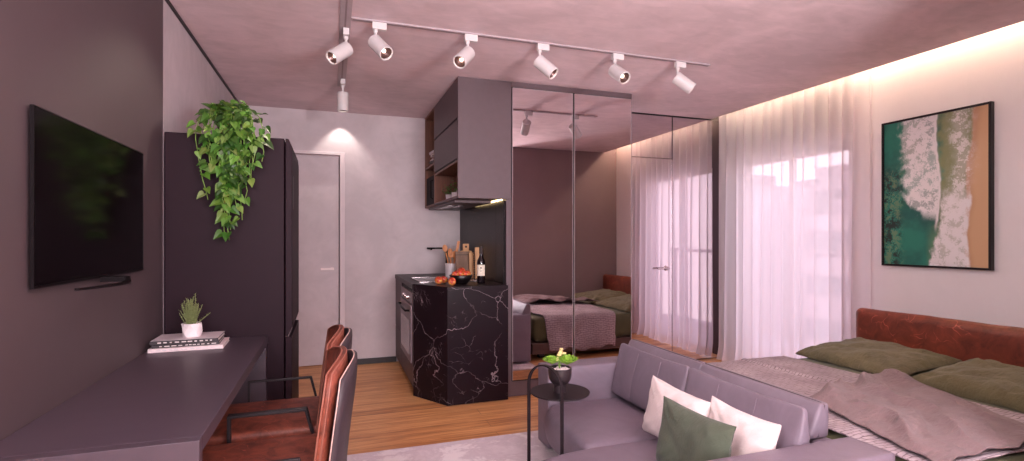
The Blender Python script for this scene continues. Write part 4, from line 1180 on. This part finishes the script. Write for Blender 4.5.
for (y0, y1) in ((2.262, 2.955), (1.555, 2.256)):
    o = obj('bolster', backcush(1.765, 1.872, y0, y1, .465, .602, .032, False, .40, .012), M_sofa, t, smooth=True)
    bm = bmesh.new(); xx = 1.832+.0; add_tube(bm, [(1.812, y0-.0015, .475), (1.835, y0-.001, .560), (1.849, y0-.001, .597), (1.849, y0+.02, .602), (1.849, (y0+y1)/2, .603), (1.849, y1, .602)], .0022, 6)
    obj('piping', bm, M_sofadark, o, smooth=True)
for x in (1.26, 1.80):
    for y in (1.38, 2.88): obj('foot', B((x-.02, x+.02, y-.02, y+.02, .0125, .03)), M_dark, t)
# throw cushions
def cush(c, w, h, thk, yaw, tilt, roll, mat, label, sd_):
    u = Vector((math.sin(yaw), -math.cos(yaw), 0)); v = Vector((math.sin(tilt)*math.cos(yaw), math.sin(tilt)*math.sin(yaw), math.cos(tilt)))
    ur = u*math.cos(roll)+v*math.sin(roll); vr = v*math.cos(roll)-u*math.sin(roll)
    p = obj('throw_cushion', pillow(w, h, thk, frame_mat(c, ur, vr), 30, .007, sd_, pinch=.09), mat, smooth=True)
    return tag(p, label, 'cushion', 'throw cushions on the sofa')
cush((1.460, 1.985, .452), .39, .27, .11, .05, .16, -.05, M_cushwhite, 'white throw cushion leaning on the sofa back, on the side of the round table', 2)
cush((1.512, 1.65, .450), .345, .275, .10, .05, .16, -.03, M_cushwhite, 'white throw cushion behind the dark green one, nearest the bed throw', 4)
cush((1.335, 1.700, .450), .40, .275, .10, .06, .14, .0, M_cushgreen, 'dark green throw cushion in front of the white ones', 9)

# ------------------------------------------------------------------ side table with succulent
tc = Vector((1.052, 2.333, 0)); hz = .513
t = thing('side_table', (tc.x, tc.y, 0), 'small round black side table with an arched handle beside the sofa', 'side table')
bm = bmesh.new(); add_lathe(bm, [(0, hz-.008), (.142, hz-.008), (.144, hz-.006), (.144, hz), (0, hz)], (tc.x, tc.y, 0), 64, cap=False); obj('tabletop', bm, M_black, t, auto=40)
Lg, Rg = Vector((.906, 2.375, 0)), Vector((1.000, 2.195, 0))
mid = (Lg+Rg)/2; hd = (Rg-Lg)/2; r = hd.length; pts = [Vector((Lg.x, Lg.y, .013)), Vector((Lg.x, Lg.y, .555))]
for i in range(1, 16):
    a = PI-PI*i/16; pts.append(mid+hd.normalized()*r*math.cos(a)+Vector((0, 0, .555+r*math.sin(a))))
pts += [Vector((Rg.x, Rg.y, .555)), Vector((Rg.x, Rg.y, .013))]
nrm = hd.normalized().cross(Vector((0, 0, 1)))
bm = bmesh.new(); add_strip(bm, pts, nrm*.019, .007); obj('arched_frame', bm, M_black, t, bevel=.001)
bm = bmesh.new(); add_strip(bm, [Lg+Vector((0, 0, .0165)), Rg+Vector((0, 0, .0165))], nrm*.019, .006); obj('floor_bar', bm, M_black, t)
px_, py_, pz_ = 1.045, 2.318, hz+.001
t = thing('potted_succulent', (px_, py_, pz_), 'black footed pot of green succulents with pale flowers on the side table', 'plant')
bm = bmesh.new(); add_lathe(bm, [(0, 0), (.030, 0), (.031, .004), (.028, .036), (.040, .044), (.054, .066), (.057, .090), (.057, .118), (.053, .118), (.052, .106), (0, .106)], (px_, py_, pz_), 40, cap=False); obj('pot', bm, M_blackpot, t, smooth=False, auto=45)
bm = bmesh.new(); R = random.Random(2)
for i in range(60):
    a = R.uniform(0, 2*PI); rr = .046*math.sqrt(R.random()); add_lathe(bm, [(0, -.005), (.005, -.002), (.005, .002), (0, .005)], (px_+rr*math.cos(a), py_+rr*math.sin(a), pz_+.110), 6, cap=False)
obj('pebbles', bm, M_pebble, t)['kind'] = 'stuff'
def rosette(c, s):
    bm = bmesh.new()
    for L in range(5):
        n_ = 11-L
        for i in range(n_):
            a = 2*PI*(i+.5*L)/n_; el = .38+L*.24; ln = s*(1-.13*L)
            d = Vector((math.cos(a)*math.cos(el), math.sin(a)*math.cos(el), math.sin(el))); sd = Vector((-math.sin(a), math.cos(a), 0)); up = sd.cross(d)*-1
            P = [Vector(c)+d*ln*q+sd*w*s+Vector((0, 0, b*s)) for q, w, b in ((0, 0, 0), (.45, .20, .05), (.82, .24, .10), (1.02, 0, .16), (.82, -.24, .10), (.45, -.20, .05))]
            Q = [p-up*0-Vector((0, 0, .05*s)) for p in P]
            A = [bm.verts.new(p) for p in P]; Bq = [bm.verts.new(p) for p in Q]
            bm.faces.new(A); bm.faces.new(Bq[::-1])
            for k_ in range(6): bm.faces.new((A[k_], A[(k_+1) % 6], Bq[(k_+1) % 6], Bq[k_]))
    return bm
rt = Vector((cs, -sn, 0))   # to the right as the room is seen
obj('rosette', rosette(Vector((px_, py_, pz_+.128))+rt*.034+Vector((0, 0, .006)), .060), M_succ, t)
obj('rosette', rosette(Vector((px_, py_, pz_+.124))-rt*.034+Vector((0, .01, .010)), .050), M_succ, t)
bm = bmesh.new(); bf = bmesh.new()
for i in range(11):
    top = Vector((px_, py_, pz_+.125))+rt*R.uniform(-.022, .022)+Vector((0, R.uniform(-.01, .02), R.uniform(.03, .085)))
    add_tube(bm, [(px_, py_+.005, pz_+.108), top], .0013, 5)
    for k_ in range(6):
        a = k_*PI/3; q = top+Vector((math.cos(a)*.006, math.sin(a)*.006, 0))
        add_lathe(bf, [(0, -.004), (.0055, 0), (0, .005)], q, 6, cap=False)
obj('flower_stems', bm, M_vine, t); obj('flowers', bf, M_flower, t, smooth=True)

# ------------------------------------------------------------------ rug
bm = B((-.03, 1.88, .6, 3.15, .001, .012)); o = obj('area_rug', bm, M_rug, bevel=.004); tag(o, 'pale mottled grey-pink rug under the sofa and side table', 'rug')

# ------------------------------------------------------------------ light
w = bpy.data.worlds.new('sky'); scene.world = w; w.use_nodes = True
nt = w.node_tree; bg = nt.nodes['Background']
tcn = nt.nodes.new('ShaderNodeTexCoord'); sx = nt.nodes.new('ShaderNodeSeparateXYZ'); rp = nt.nodes.new('ShaderNodeValToRGB')
nt.links.new(tcn.outputs['Generated'], sx.inputs[0]); nt.links.new(sx.outputs['Z'], rp.inputs[0])
e = rp.color_ramp.elements; e[0].position = 0; e[0].color = (1, .82, .88, 1); e[1].position = .5; e[1].color = (.80, .78, .98, 1)
nt.links.new(rp.outputs[0], bg.inputs[0]); bg.inputs[1].default_value = 2.0

def area(name, loc, rot, sx_, sy_, e_, col, portal=False):
    ld = bpy.data.lights.new(name, 'AREA'); ld.shape = 'RECTANGLE'; ld.size = sx_; ld.size_y = sy_; ld.energy = e_; ld.color = col
    if portal: ld.cycles.is_portal = True
    o = bpy.data.objects.new(name, ld); link(o); o.location = loc; o.rotation_euler = rot; return o
# daylight coming through the balcony window
area('window_portal', (XW+.12, (wy0+wy1)/2, wz/2), (0, math.radians(90), 0), wz, wy1-wy0, 10, (1, 1, 1), True)
# added fill light, sent in through the added window behind the camera
area('rear_fill', (.725, YR-.11, 1.275), (math.radians(90), 0, 0), 2.6, 2.05, 92, (1, .945, .98))
# added soft overhead fill behind the camera, no lamp built
area('overhead_fill', (.9, -.6, H-.03), (0, 0, 0), 1.6, 1.6, 22, (1, .94, .95))
# added fill behind the camera, aimed up to brighten the ceiling
area('ceiling_fill', (1.2, -.7, 1.5), (math.radians(158), 0, 0), .5, .5, 84, (1, .945, .98))
# added fill beside the left wall that brightens the right wall
area('right_wall_fill', (-.76, .1, 1.9), (0, math.radians(-80), math.radians(12)), .7, .7, 46, (1, .945, .98))
# downlight beside the far door
ld = bpy.data.lights.new('door_downlight', 'SPOT'); ld.energy = 9; ld.color = (1, .90, .80); ld.spot_size = math.radians(86); ld.spot_blend = .5; ld.shadow_soft_size = .01
o = bpy.data.objects.new('door_downlight', ld); link(o); o.location = (.08, 5.30, H-.02)

# ------------------------------------------------------------------ camera
cam = bpy.data.cameras.new('camera'); co = bpy.data.objects.new('camera', cam); link(co)
co.location = (0, 0, E); co.rotation_euler = (PI/2, 0, -TH)
cam.sensor_width = 36; cam.lens = 522/1024*36; cam.shift_y = 7.5/1024; cam.clip_start = .02
scene.camera = co
vs = scene.view_settings; vs.view_transform = 'Standard'; vs.look = 'None'; vs.gamma = 1; vs.exposure = .75; vs.use_curve_mapping = False
scene.cycles.max_bounces = 10; scene.cycles.diffuse_bounces = 5; scene.cycles.glossy_bounces = 5; scene.cycles.transparent_max_bounces = 16
scene.cycles.use_denoising = True; scene.cycles.sample_clamp_indirect = 6
